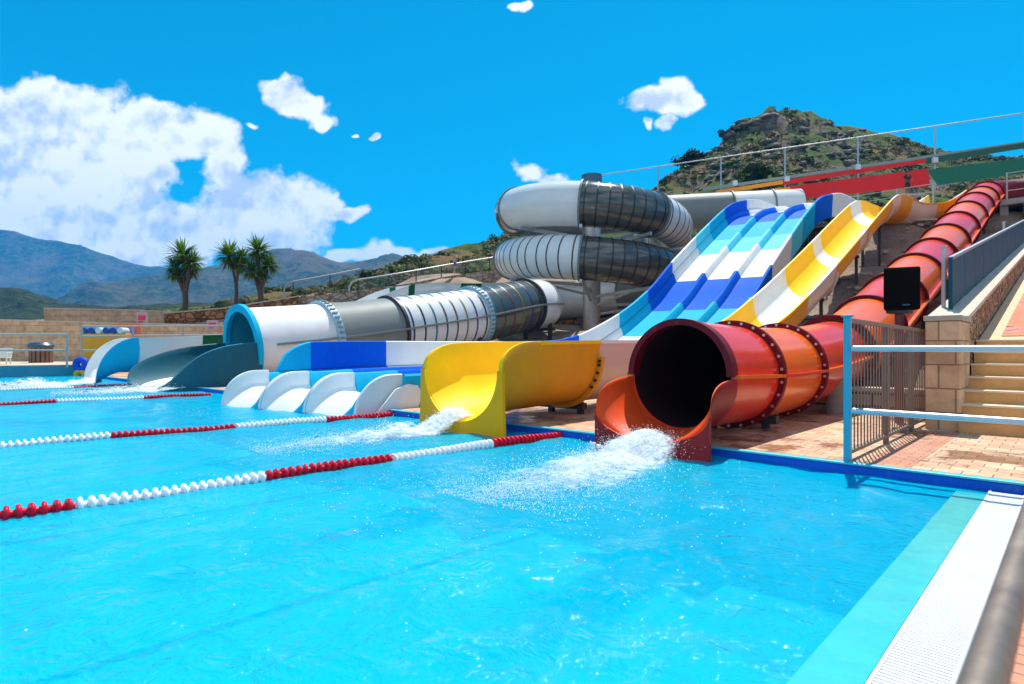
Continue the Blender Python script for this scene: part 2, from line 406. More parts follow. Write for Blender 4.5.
# ---- blue multi lane slide
def lane_slide():
    root=thing('multi_lane_slide','wide three lane open slide in blue, cyan and white bands with white lips','water slide',(-12.4,7,0))
    fz=Smooth1D([(7.0,.36),(9,.42),(14,.46),(17,.5),(19,.72),(21,1.38),(23,2.25),(25.1,3.38),(27,4.72),(30.2,6.72),(33.4,8.55),(35.5,9.25),(38,9.75),(42,9.9)])
    X0,LW=-14.6,1.485; SH=.187
    bands=[(6.6,7.75,2),(7.75,10.1,1),(10.1,17.3,0),(17.3,19.3,1),(19.3,22.2,0),(22.2,24.6,2),(24.6,26.9,1),(26.9,29.4,0),(29.4,31,3),(31,32.9,2),(32.9,36,1),(36,42,0)]
    mats=[white,blue,cyan,ltcyan]; step=.25
    ys=sorted(set([round(6.6+step*i,3) for i in range(int(35.4/step)+1)]+[b[0] for b in bands]))
    def mi(y):
        for a,b,c in bands:
            if a<=y+1e-4<b: return c
        return 0
    def strip(name,poly,hf=None,mshift=None,ystart=6.6):
        """poly: function(y)->closed section [(x,h)]"""
        yy=[y for y in ys if y>=ystart-1e-6]
        rings=[[Vector((x,y+SH*(x-X0),fz(y)+h)) for x,h in poly(y)] for y in yy]
        b=MB(); b.rings(rings,True,True,0,lambda i,k:mi((yy[min(i,len(yy)-2)]+yy[min(i,len(yy)-2)+1])/2))
        return b.build(name,mats,root,35)
    for k in range(3):
        x0=X0+k*LW; x1=x0+LW
        strip('lane',lambda y:[(x0+.06,.16),(x0+.13,.05),(x0+.22,.01),(x0+.36,0),(x1-.36,0),(x1-.22,.01),(x1-.13,.05),(x1-.06,.16),(x1-.06,-.14),(x0+.06,-.14)])
    dh=lambda y:interp([(6.6,.1),(12,.08),(20,0)],y)
    for k in(1,2):
        x=X0+k*LW
        strip('divider',lambda y:[(x-.22,-.1),(x-.2,.04),(x-.1,.3+dh(y)),(x-.06,.34+dh(y)),(x+.06,.34+dh(y)),(x+.1,.3+dh(y)),(x+.2,.04),(x+.22,-.1)])
    hn=lambda y:interp([(7,.44),(12,.42),(20,.36),(24,.45),(27,.5),(31,.7),(36,.7),(42,.75)],y)
    ho=lambda y:interp([(7,.3),(18,.5),(24,.62),(42,.62)],y)
    x=X0+3*LW
    strip('near_wall',lambda y:[(x-.16,-.12),(x-.12,.06),(x-.07,hn(y)-.03),(x-.04,hn(y)),(x+.05,hn(y)),(x+.08,hn(y)-.04),(x+.05,-.02),(x+.02,-ho(y)),(x-.12,-ho(y))])
    x=X0
    strip('low_far_wall',lambda y:[(x-.08,-.3),(x-.08,.4),(x+.06,.4),(x+.12,.34),(x+.2,.02),(x+.16,-.2)])
    # tall splash wall standing on the far side; its lower end is rounded
    def tall(y):
        h=1.12 if y>19 else 1.13
        if y<7.9: h=.4+.73*(max(0,1-((7.9-y)/1.0)**2))**.5 if y>6.9 else .4
        h=interp([(7,h),(19,h),(23,min(h,.97)),(42,.97)],y)
        return [(x-.1,.404),(x-.1,h-.02),(x-.07,h),(x+.0,h),(x+.025,h-.02),(x+.03,.404)]
    strip('tall_far_wall',tall)
    b=MB(); rr=[]
    for y in ys: rr.append([Vector((x+.12+a,y+.02,fz(y)+.4+c)) for a,c in((-.1,-.012),(-.074,-.012),(-.074,.012),(-.1,.012))])
    b.rings(rr,True,True); b.build('wall_joint',blackband,root,0)
    for k in range(3):
        cx=X0+(k+.5)*LW
        exit_lip(root,cx,LW/2,fz(6.6),SH,X0)
    # end bracket beside the near lip
    b=MB(); pr=[(6.75,.06),(7.0,.02),(7.75,.02),(7.85,.4),(7.75,.56),(7.5,.6),(7.2,.5)]
    b.rings([[Vector((xx,a,c)) for a,c in pr] for xx in(-10.09,-10.04)],True,True); b.build('end_bracket',white,root,0)
    for y in(9,13,17,21,25,29,33,37,40):
        b=MB(); z=fz(y)-.42
        for xx in(-14.2,-12.3,-10.5):
            g=ground(xx,y)-.4 if y>12.5 else .1; yy=y+SH*(xx-X0)
            if z>g: b.beam((xx,yy,g),(xx,yy,z),.16,.16)
        b.beam((-14.6,y,z),(-10.2,y+SH*4.4,z),.12,.14); b.build('support_frame',darksteel,root,0)
def exit_lip(root,cx,hw,z0,SH,X0):
    """white lane end: floor dips into the water beside one upright rounded cheek; cyan wedge up to the next cheek"""
    rings=[];N=24
    for i in range(N+1):
        s=i/N; s=1-(1-s)**1.6
        y=lerp(6.6,5.5,s); s2=max(0,(s-.3)/.7); zf=lerp(z0,-.05,s2**1.8)
        zt=(z0+.44)*(max(0,1-max(0,(s-.22)/.77)**2.1))**(1/2.1)
        zt=max(zt,zf+.012); q=zt-zf
        P=[(-hw+.004,-.3),(-hw+.004,zt-.03),(-hw+.02,zt+.012),(-hw+.075,zt+.012),(-hw+.1,zt-.04*min(1,q*5)),(-hw+.11,zf+min(.14,q*.6)),(-hw+.16,zf+min(.045,q*.3)),(-hw+.26,zf+.006),(0,zf),(hw-.46,zf),(hw-.4,zf+.02*min(1,q*6)),(hw-.3,zf+.2*q),(hw-.08,zf+.93*q),(hw-.03,zt+.012),(hw-.004,zt-.01),(hw-.004,-.3)]
        rings.append([Vector((cx+a,y+SH*(cx+a-X0),b)) for a,b in P])
    b=MB(); b.rings(rings,True,True,0,lambda i,k:1 if (k in(10,11) or (k==14 and cx<-11.5)) else 0)
    b.m[-1]=1
    b.build('exit_lip',[white,cyan],root,40)
# ---- white flume with green upper part
def white_slide():
    root=thing('white_flume_slide','white open flume with cyan rim and green section at the far left pool corner','water slide',(-26,7,0))
    top=Smooth1D([(6.6,1.74),(8.6,1.86),(10.5,1.98),(13,2.3),(16,3.45),(19.2,4.7),(24,5.15),(29,5.7)])
    ys=[6.6+.2*i for i in range(112)]
    path=[Vector((-26,y,top(y)-1.15)) for y in ys]
    sec=u_section(.8,1.15,.05,16,.03,.06)
    n=len(sec)
    ix=lambda y:min(range(len(path)),key=lambda i:abs(path[i].y-y))
    for a,b,m in((6.6,8.9,[white,ltgrey]),(8.9,15,[green,green]),(15,18.7,[white,ltgrey]),(18.7,19.3,[green,green]),(19.3,22.4,[white,ltgrey]),(22.4,24,[green,green]),(24,28.7,[beige,beige])):
        trough('trough_section',path,ix(a),ix(b),sec,m,root,lambda i_,k:0 if k<18 else 1)
    exit_scoop('exit_trough',-26,6.62,5.25,.6,.02,.8,1.15,.8,.9,.1,[white,cyan,cyan],root,pw=2.0)
    for y in(8.5,12,16,20,24,28):
        b=MB(); g=ground(-26,y)-.4 if y>12.5 else .1
        for dx in(-.5,.5): b.beam((-26+dx,y,g),(-26+dx,y,path[ix(y)].z+.3),.12,.12)
        b.beam((-26.9,y,path[ix(y)].z-.1),(-25.1,y,path[ix(y)].z-.1),.12,.14); b.build('support_frame',darksteel,root,0)
# ---- big grey raft tube with spiral
def spiral_slide():
    root=thing('spiral_tube_slide','huge grey and white banded tube slide coiling round a steel post to a cyan mouth','water slide',(-21.6,9,0))
    C=Vector((-24.8,34.3,0)); RR=5.45
    S=at(799,207,46)
    ctrl=[S,S.lerp(Vector((-28.5,38.4,11.85)),.45)]
    a0,a1,za,zb=-227,560,11.75,4.55
    k=a0
    while k<=a1:
        z=lerp(za,zb,(k-a0)/(a1-a0)); ctrl.append(C+Vector((RR*math.cos(R(k)),RR*math.sin(R(k)),z))); k+=20
    nh=len(ctrl)
    ctrl+=[Vector(p) for p in((-27.4,29.7,4.32),(-24.0,27.4,4.05),(-22.0,25.4,3.85),(-21.6,23.4,3.6),(-21.6,19.6,2.87),(-21.6,14.6,2.1),(-21.6,12,1.75),(-21.6,8.9,1.42))]
    path=spline(ctrl,.3)
    # reversed direction matters only for frames
    def near(p,lo=0,hi=None):
        p=Vector(p); return min(range(lo,hi or len(path)),key=lambda i:(path[i]-p).length)
    def ang(k):
        return near(C+Vector((RR*math.cos(R(k)),RR*math.sin(R(k)),lerp(za,zb,(k-a0)/(a1-a0)))))
    RAD=1.36
    i_f1=near(at(728,205,47)); i_f2=near(at(760,205,46))
    e=lambda y:near((-21.6,y,interp([(8.9,1.42),(12,1.75),(14.6,2.1),(19.6,2.87),(23.4,3.6),(25,3.8)],y)),len(path)//2)
    cut=[(0,ltgrey,0,0),(near(at(775,203,45)),ltgrey,0,0),(i_f1,grey,0,0),(ang(-215),grey,0,0),(ang(-150),smoke,0,0),(ang(-118),ltgrey,0,0),(ang(-60),smoke,.62,1),(ang(-10),ltgrey,.62,2),(ang(60),grey,0,0),(ang(150),ltgrey,0,0),(ang(225),ltgrey,.62,1),(ang(298),smoke,.62,1),(ang(372),grey,0,0),(ang(460),ltgrey,0,0),(near((-24.0,27.4,4.05),len(path)//2),ltgrey,0,0),(e(23.8),smoke,.62,2),(e(20),ltgrey,.62,2),(e(15),grey,0,0),(e(12.0),white,0,0),(len(path)-1,None,0,0)]
    allb={1:bandc[:1],2:bandc}
    for (i,m,bd,bk),(j,_,_,_) in zip(cut,cut[1:]):
        if j<=i: continue
        tube_segment('tube_segment',path,i,j,RAD,m,root,40,.05,bd or None,allb.get(bk),inner=tealinner if j==len(path)-1 else None)
        if m is smoke or i==e(15): flange('joint_flange',path,i,RAD,.12,.12,grey if i<len(path)*.7 else darksteel,root)
        elif j!=len(path)-1 and i>0: flange('joint_flange',path,i,RAD,.1,.1,grey,root)
    for y in(12.0,20):
        f=flange('bolted_collar',path,e(y),RAD,.28,.13,M('collar_pale_blue',(.3,.5,.58),.5,.1,2),root)
        t,sd,up=frame(path,e(y))
        for k in range(44):
            a=2*math.pi*k/44; bb=MB(); q=path[e(y)]+(sd*math.cos(a)+up*math.sin(a))*(RAD+.14)
            bb.beam(q-t*.1,q+t*.1,.07,.06,0,(sd*math.cos(a)+up*math.sin(a))); bb.build('clamp',grey,f,0)
    flange('mouth_rim',path,len(path)-1,RAD,.16,.15,cyan,root,inner=.12)
    # side seam rail on the lower run
    for sgn in(1,-1):
        b=MB(); rr=[]
        for i in range(near((-22.0,25.4,3.85),len(path)//2),len(path)-2):
            t,sd,up=frame(path,i); p=path[i]-sd*sgn*(RAD+.0)
            rr.append([p+up*.05,p-sd*sgn*.12+up*.05,p-sd*sgn*.12-up*.03,p-up*.03])
        b.rings(rr,True,True); b.build('seam_flange',grey,root,30)
    # outflow channel
    rings=[];N=24;pal=M('channel_floor',(.34,.38,.34),.25,.08,1.5)
    for i in range(N+1):
        s=i/N; s=1-(1-s)**1.7; y=lerp(9.0,5.9,s); zf=lerp(.12,.0,s)
        hm=max(.04,1.42*(max(0,1-s**2.3))**(1/2.3)); am=math.acos(max(-1,1-hm/1.3)) if hm<1.3 else math.pi/2
        inn=[(1.28*math.sin(am*k/12),zf+1.3*(1-math.cos(am*k/12))) for k in range(-12,13)]
        e1=inn[-1]
        if hm>=1.3: inn[-1]=(1.28,zf+hm); inn[0]=(-1.28,zf+hm)
        zt=zf+hm
        nx=max(e1[0],1.0)
        out=[(inn[-1][0]+.03,zt+.03),(inn[-1][0]+.09,zt+.01),(inn[-1][0]+.1,min(zt-.03,.3)),(min(inn[-1][0]+.06,1.36),-.3)]
        tp=lerp(1,.64,s*s); rings.append([Vector((-21.6+.1*s+a*tp,y+.5*s*s*a,b)) for a,b in inn+out+[(-a,b) for a,b in out[::-1]]])
    b=MB(); b.rings(rings,True,True,0,lambda i,k:1 if 6<=k<18 else(0 if k<24 else(2 if k in(24,25,30,31) else 0)))
    b.build('outflow_channel',[teal,pal,M('channel_rim',(.05,.2,.25),.3)],root,40)
    # mast
    g=ground(C.x,C.y)-.5
    b=MB(); b.lathe([(.0,g),(.62,g),(.62,12.9),(.0,12.9)],(C.x,C.y,0),'Z',24); post=b.build('mast',steel,root,40)
    b=MB(); b.lathe([(.0,12.9),(.72,12.9),(.72,13.5),(.0,13.5)],(C.x,C.y,0),'Z',24); b.build('mast_cap',M('mast_cap_paint',(.05,.12,.17),.5),root,40)
    for k in(-100,-60,-20,20,250,300,340,400,450,500):
        z=lerp(za,zb,(k-a0)/(a1-a0)); d=Vector((math.cos(R(k)),math.sin(R(k)),0))
        b=MB(); b.beam(C+d*.5+Vector((0,0,z-2.2)),C+d*(RR-.3)+Vector((0,0,z-RAD-.08)),.14,.14)
        b.beam(C+d*.5+Vector((0,0,z-RAD-.2)),C+d*(RR+.9)+Vector((0,0,z-RAD-.14)),.16,.2); b.build('support_arm',steel,root,0)
    for p in((-27.4,29.7),(-21.9,25.2),(-21.6,19.6),(-21.6,14.6),(-21.6,11.8)):
        i=near((p[0],p[1],3),len(path)//2); z=path[i].z-RAD; g=(ground(*p)-.4) if p[1]>12.5 else .1
        b=MB(); b.beam((p[0]-.9,p[1],g),(p[0]-.9,p[1],z+.4),.18,.18); b.beam((p[0]+.9,p[1],g),(p[0]+.9,p[1],z+.4),.18,.18); b.beam((p[0]-1.2,p[1],z-.02),(p[0]+1.2,p[1],z-.02),.2,.16)
        b.build('support_frame',darksteel,root,0)
    for q in(0.3,.6):
        p=S.lerp(Vector((-28.5,38.4,11.85)),q); b=MB(); b.beam((p.x,p.y,ground(p.x,p.y)-.5),(p.x,p.y,p.z-RAD),.35,.35); b.build('support_frame',steel,root,0)
# ================================================================== TERRAIN
CP=[(-4,13,.05),(-4,15.6,.3),(-4,18.5,1.0),(-4,25.9,3.0),(-4,32,5.0),(-4,38.6,7.0),(-4,44,9.0),(-4,50,9.8),(-4,62,12),
(2,13,.2),(2,18,1.4),(2,26,3.2),(2,36,5.8),(2,44,8.6),(2,60,12),(12,14,.8),(12,30,4.5),(12,45,9),(25,20,3),(25,45,10),
(-7.3,13,.05),(-7.3,17.9,.4),(-7.3,21,1.2),(-7.3,25,2.6),(-7.3,30,4.6),(-7.3,34.5,6.2),(-7.5,37.5,8.2),(-8,44,9.2),(-8,55,11),
(-12,13,.0),(-12,19,.15),(-12,22,.5),(-12,26,1.5),(-12,30,3.0),(-12,35,5.2),(-12,38,7.4),(-12,45,9.4),(-12,55,11),
(-17,13,.0),(-17,20,.5),(-17,27,1.4),(-17,33,2.4),(-17,38,4),(-16,46,8.5),(-17,55,11),
(-21.6,13,0),(-21.6,20,.7),(-21.6,26,1.8),(-23,32,2.5),(-24.8,34.3,2.6),(-26,40,3.2),(-26,44,4.4),(-25,50,9.5),
(-26,13,.1),(-26,19,1.8),(-26,24,2.6),(-28,30,2.8),(-30,36,3.2),(-33,41,5),(-32,48,8.5),
(-31,13,.2),(-31,20,2.0),(-32,27,4),(-34,33,5.6),(-38,33.5,7.3),(-36,40,8.4),(-42,36,8.2),(-40,24,4.8),(-36,18,3.0),(-46,26,6),
(-52,6.5,3.0),(-46.5,12,3.1),(-41,16,3.1),(-57,10,3.6),(-52,16,4.0),(-46,20,4.2),(-62,0,3),(-70,10,3),(-62,24,5),(-75,35,5),(-60,45,8),(-45,55,10),(-85,0,-3),(-90,30,0),(-85,60,4),(-70,70,6),(-30,65,11),(-15,75,12),(5,75,13),(30,70,14),
(-44,8,.3),(-44,2,.3),(-44,-8,.3),(-36,10,.2),(-33,10,.2),(-40,12,.3),(-50,2,.3),(-56,-4,.3),(-52,-14,.3),(-70,-10,-1),(-70,-20,-1),(10,8,-.2),(20,8,-.2),(30,0,-.2),(3,9,-.2)]
def ground(x,y):
    w=0;z=0
    for a,b,c in CP:
        d=(x-a)**2+(y-b)**2+.3
        k=1/(d*d); w+=k; z+=k*c
    return z/w
def soil_mat():
    m=bpy.data.materials.new('hillside_gravel'); t,n,l=nt(m); b=n['Principled BSDF']; b.inputs['Roughness'].default_value=.95
    v=tcoord(n,l); f1=noise(n,l,v,.35,6,.6); f2=noise(n,l,v,9,6,.7)
    c=ramp(n,f1,l,[(.35,(.23,.14,.1)),(.5,(.35,.24,.17)),(.65,(.45,.34,.25))])
    c=mixc(n,l,.7,c,ramp(n,f2,l,[(.3,(.45,.42,.4)),(.55,(1,1,1)),(.7,(1.15,1.12,1.1))]),'MULTIPLY')
    l.new(c,b.inputs['Base Color']); bumpn(n,l,b,f2,.9,.12); return m
def terrain():
    b=MB(); st=1.0; ids={}
    def vid(i,j):
        if (i,j) not in ids:
            x,y=i*st,j*st+.4
            z=ground(x,y)+(.12*fbm(x*.35,y*.35) if y>14 else 0)
            if -37.5<x<60 and y<13: z=min(z,-.12)
            cX,cY=camXY(x,y)
            if x<-37 and cY<40.6: z=min(z,.35)
            ids[(i,j)]=len(b.v); b.v.append(Vector((x,y,z)))
        return ids[(i,j)]
    for i in range(-95,36):
        for j in range(-20,80):
            x,y=i*st+.5,j*st+.9
            if -38.0<x<.9 and y<8: continue
            if x>.5 and y<8 and x<3: pass
            b.f.append([vid(i,j),vid(i+1,j),vid(i+1,j+1),vid(i,j+1)]); b.m.append(0)
    struct(b.build('hill_slope',soil_mat(),None,180,fixn=False))
# ================================================================== POOL AND DECKS
PX0,PX1,PY0,PY1=-37.,-.6,-18.,7.02
def pool():
    m=bpy.data.materials.new('pool_paint'); t,n,l=nt(m); b=n['Principled BSDF']; b.inputs['Roughness'].default_value=.6
    v=tcoord(n,l); f=noise(n,l,v,.5,5); l.new(ramp(n,f,l,[(.35,(.0,.40,.72)),(.65,(.0,.52,.78))]),b.inputs['Base Color'])
    fl=MB(); d=1.25
    fl.add([(PX0,PY0,-d),(PX1-.22,PY0,-d),(PX1-.22,PY1,-d),(PX0,PY1,-d)],[(0,1,2,3)]); struct(fl.build('pool_floor',m,None,0,fixn=False))
    wb=plastic('pool_wall_blue',(.006,.10,.55),.4)
    far=MB(); far.box(((PX0+PX1)/2+.2,PY1+.15,-d/2+.045),(PX1-PX0+.9,.3,d+.09)); struct(far.build('pool_wall',wb,None,0,.01))
    cap=MB(); cap.box(((PX0+PX1)/2+.2,PY1+.03,.105),(PX1-PX0+.9,.1,.022)); struct(cap.build('pool_edge_strip',M('edge_cyan',(.05,.5,.62),.4,.1,3),None,0,.006))
    ri=MB(); ri.box((PX1-.11+.0,(PY0+PY1)/2-.13,-d/2+.0),(.22,PY1-PY0-.26,d+.036)); struct(ri.build('pool_ledge',M('ledge_turquoise',(.05,.45,.46),.14,.1,4,.3,7,0,.5),None,0,0))
    li=MB(); li.box((PX0-.15,(PY0+PY1)/2,-d/2+.27),(.3,PY1-PY0+.6,d+.5)); struct(li.build('pool_end_wall',M('end_teal',(.02,.22,.3),.5,.1,2),None,0,.01))
    # water: clear thin surface, fresnel gloss, ripples by bump and by real displacement
    w=MB(); nx,ny=240,160
    for j in range(ny+1):
        for i in range(nx+1):
            u=i/nx; x=PX1+.01-(PX1+.01-PX0)*(u**1.35); y=PY0+(PY1-PY0)*(1-(1-j/ny)**1.5)
            amp=.012+.02*math.exp(-((x+4.4)**2+(y-4.5)**2)/6)+.015*math.exp(-((y-6)**2)/4)
            if PX1-x<.5: amp*=.2
            z=amp*(NZ.noise(Vector((x*1.7,y*1.7,0)))+.6*NZ.noise(Vector((x*4,y*4,3))))
            w.v.append(Vector((x,y,z)))
    for j in range(ny):
        for i in range(nx):
            a=j*(nx+1)+i; w.f.append([a,a+nx+1,a+nx+2,a+1]); w.m.append(0)
    m=bpy.data.materials.new('water'); t,n,l=nt(m); n.remove(n['Principled BSDF']); out=[q for q in n if q.type=='OUTPUT_MATERIAL'][0]
    v=tcoord(n,l)
    ds=noise(n,l,v,1.3,3); 
    vm=n.new('ShaderNodeVectorMath'); vm.operation='ADD'; sc=n.new('ShaderNodeVectorMath'); sc.operation='SCALE'; sc.inputs['Scale'].default_value=.5
    nzc=n.new('ShaderNodeTexNoise'); nzc.inputs['Scale'].default_value=1.8; l.new(v,nzc.inputs['Vector']); l.new(nzc.outputs['Color'],sc.inputs[0]); l.new(v,vm.inputs[0]); l.new(sc.outputs[0],vm.inputs[1])
    h1=noise(n,l,vm.outputs[0],2.6,4,.6); h2=noise(n,l,vm.outputs[0],11,4,.65)
    hm=n.new('ShaderNodeMath'); hm.operation='MULTIPLY_ADD'; l.new(h2,hm.inputs[0]); hm.inputs[1].default_value=.35; l.new(h1,hm.inputs[2])
    bp=n.new('ShaderNodeBump'); bp.inputs['Strength'].default_value=.8; bp.inputs['Distance'].default_value=.085; l.new(hm.outputs[0],bp.inputs['Height'])
    fr=n.new('ShaderNodeFresnel'); fr.inputs['IOR'].default_value=1.33; l.new(bp.outputs[0],fr.inputs['Normal'])
    gl=n.new('ShaderNodeBsdfGlossy'); gl.inputs['Roughness'].default_value=.06; l.new(bp.outputs[0],gl.inputs['Normal'])
    tr=n.new('ShaderNodeBsdfTransparent')
    lw=n.new('ShaderNodeLayerWeight'); lw.inputs['Blend'].default_value=.5; l.new(bp.outputs[0],lw.inputs['Normal'])
    l.new(ramp(n,lw.outputs['Facing'],l,[(.1,(.8,1.,1.)),(.5,(.62,.93,.98)),(.9,(.4,.86,.96))]),tr.inputs['Color'])
    df=n.new('ShaderNodeBsdfDiffuse'); df.inputs['Color'].default_value=(.0,.51,.74,1); l.new(bp.outputs[0],df.inputs['Normal'])
    m0=n.new('ShaderNodeMixShader'); m0.inputs[0].default_value=.58; l.new(tr.outputs[0],m0.inputs[1]); l.new(df.outputs[0],m0.inputs[2])
    ml=n.new('ShaderNodeMath'); ml.operation='MULTIPLY'; ml.inputs[1].default_value=.55; l.new(fr.outputs[0],ml.inputs[0])
    mx=n.new('ShaderNodeMixShader'); l.new(ml.outputs[0],mx.inputs[0]); l.new(m0.outputs[0],mx.inputs[1]); l.new(gl.outputs[0],mx.inputs[2]); l.new(mx.outputs[0],out.inputs['Surface'])
    o=w.build('pool_water',m,None,180,fixn=False); struct(o)
def paver_mat(name,c1,c2,mort,bw,rh,rot=0):
    m=block_mat(name,c1,c2,mort,bw,rh,'xy',.006,.55); t=m.node_tree; n=t.nodes; l=t.links; b=n['Principled BSDF']
    v=tcoord(n,l); f=noise(n,l,v,.8,6,.6); wet=ramp(n,f,l,[(.52,(0,0,0)),(.58,(1,1,1))])
    src=b.inputs['Base Color'].links[0].from_socket; l.new(mixc(n,l,wet,src,mixc(n,l,1.,src,(.62,.55,.5),'MULTIPLY')),b.inputs['Base Color'])
    mr=n.new('ShaderNodeMapRange'); mr.inputs[3].default_value=.85; mr.inputs[4].default_value=.22; l.new(wet,mr.inputs[0]); l.new(mr.outputs[0],b.inputs['Roughness'])
    return m
def decks():
    pv=paver_mat('deck_pavers',(.52,.29,.17),(.68,.45,.28),(.22,.13,.08),.24,.2)
    red=paver_mat('salmon_pavers',(.5,.2,.12),(.58,.28,.17),(.25,.12,.07),.2,.1)
    b=MB(); b.box((-16.5,10.3,-.15),(43,6.2,.5)); b.box((9.4,11.6,-.15),(8.7,8.2,.5)); struct(b.build('pool_deck',pv,None,0,0))
    b=MB(); b.box((-1.46,8.95,.053),(.42,3.6,.1)); struct(b.build('paved_strip',red,None,0,0))
    b=MB(); b.box((-.02,7.25,.052),(.5,.2,.1)); b.box((8.3,-5.65,-.2),(17,26,.44)); struct(b.build('paved_path',red,None,0,0))
    # left raised deck
    ld=M('left_deck_concrete',(.5,.4,.3),.9,.25,1.5,.3,12)
    b=MB(); b.add([(-37.3,-20,.55),(-37.3,16,.55),(-60,16,.55),(-60,-20,.55)],[(0,1,2,3)]); struct(b.build('raised_deck',ld,None,0,fixn=False))
    # gutter grating: slats over a dark channel
    gm=M('grating_plastic',(.62,.63,.64),.5,.05,3)
    b=MB(); y=PY0
    while y<6.95: b.box((-.475,y,.004),(.236,.0205,.02)); y+=.029
    b.box((-.594,-5.5,.003),(.018,25,.030)); b.box((-.352,-5.5,.003),(.02,25,.030)); b.box((-.5,-5.5,-.004),(.018,25,.012))
    for k in range(25): b.box((-.475,6.94-k,.0),(.232,.012,.012))
    t=b.build('gutter_grating',gm,None,0); struct(t)
    b=MB(); b.box((-.48,-5.5,-.12),(.24,25,.16)); struct(b.build('gutter_channel',M('gutter_grey',(.3,.33,.36),.8),None,0))
    cm=M('coping_stone',(.25,.19,.13),.8,.45,5,.5,20)
    b=MB(); y=6.9
    while y>-18: b.box((-.291,y-.24,-.02),(.1,.47,.1)); y-=.48
    struct(b.build('coping',cm,None,0,.008))
    b=MB(); b.box((-.23,-5.55,-.03),(.02,25,.06)); struct(b.build('coping_joint',M('joint_dark',(.03,.045,.07),.6),None,0))
# ================================================================== ROPES
def ropes():
    m_r=plastic('float_red',(.6,.008,.03),.3); m_w=plastic('float_white',(.78,.78,.78),.35)
    prof=[(.0,-.04),(.03,-.04),(.034,-.02),(.062,-.022),(.07,-.012),(.07,.0),(.061,.012),(.034,.016),(.03,.04),(.0,.04)]
    mesh={}
    def bead(mat,i,root,loc,rz):
        key=(mat.name)
        if key not in mesh:
            b=MB(); b.lathe(prof,(0,0,0),'Y',14); o=b.build('float_disc',mat,None,50); mesh[key]=o.data; o.parent=root
        else:
            o=bpy.data.objects.new('float_disc',mesh[key]); COL.objects.link(o); o.parent=root
        o.location=Vector(loc)-root.location; o.rotation_euler=(random.uniform(-.12,.12),random.random()*6,rz+random.uniform(-.13,.13)); return o
    specs=[(-5.68,7.0,[495,400,270,80,-160],'nearest lane rope of red and white float discs, passing between the yellow and red slides'),
           (-9.93,7.0,[325,235,112,-60,-220],'lane rope of red and white float discs just left of the yellow slide'),
           (-18.0,6.5,[142,58,-40,-160,-300],'lane rope of red and white float discs leading to the dark teal channel'),
           (-25.0,6.6,[75,-40,-150,-260,-400],'farthest lane rope with red float discs beside the white flume')]
    for x,y1,br,lab in specs:
        sl={-5.68:.06,-9.93:.09,-18.0:.1}.get(x,0)
        root=thing('lane_rope',lab,'lane rope',(x,y1,0),'floating lane ropes')
        ylim=[onx(p,0,x+sl*(-3 if p<300 else -1)).y for p in br]
        def colour(y):
            for k,yl in enumerate(ylim):
                if y>yl: return k%2==0
            return True
        y=y1;n=0
        pts=[]
        sp=.078
        while n<100 and y>-3:
            xx=x+sl*(y-7)+.04*math.sin(y*.9+x); z=.02+.012*math.sin(y*2.3+x)
            bead(m_r if colour(y) else m_w,n,root,(xx,y,z),.06*math.cos(y*.9+x))
            pts.append((xx,y,z)); y-=sp; n+=1
        b=MB(); b.tube(pts[::4]+[pts[-1]],.012,6); b.build('cable',M('rope_cable',(.5,.5,.5),.6),root,60)
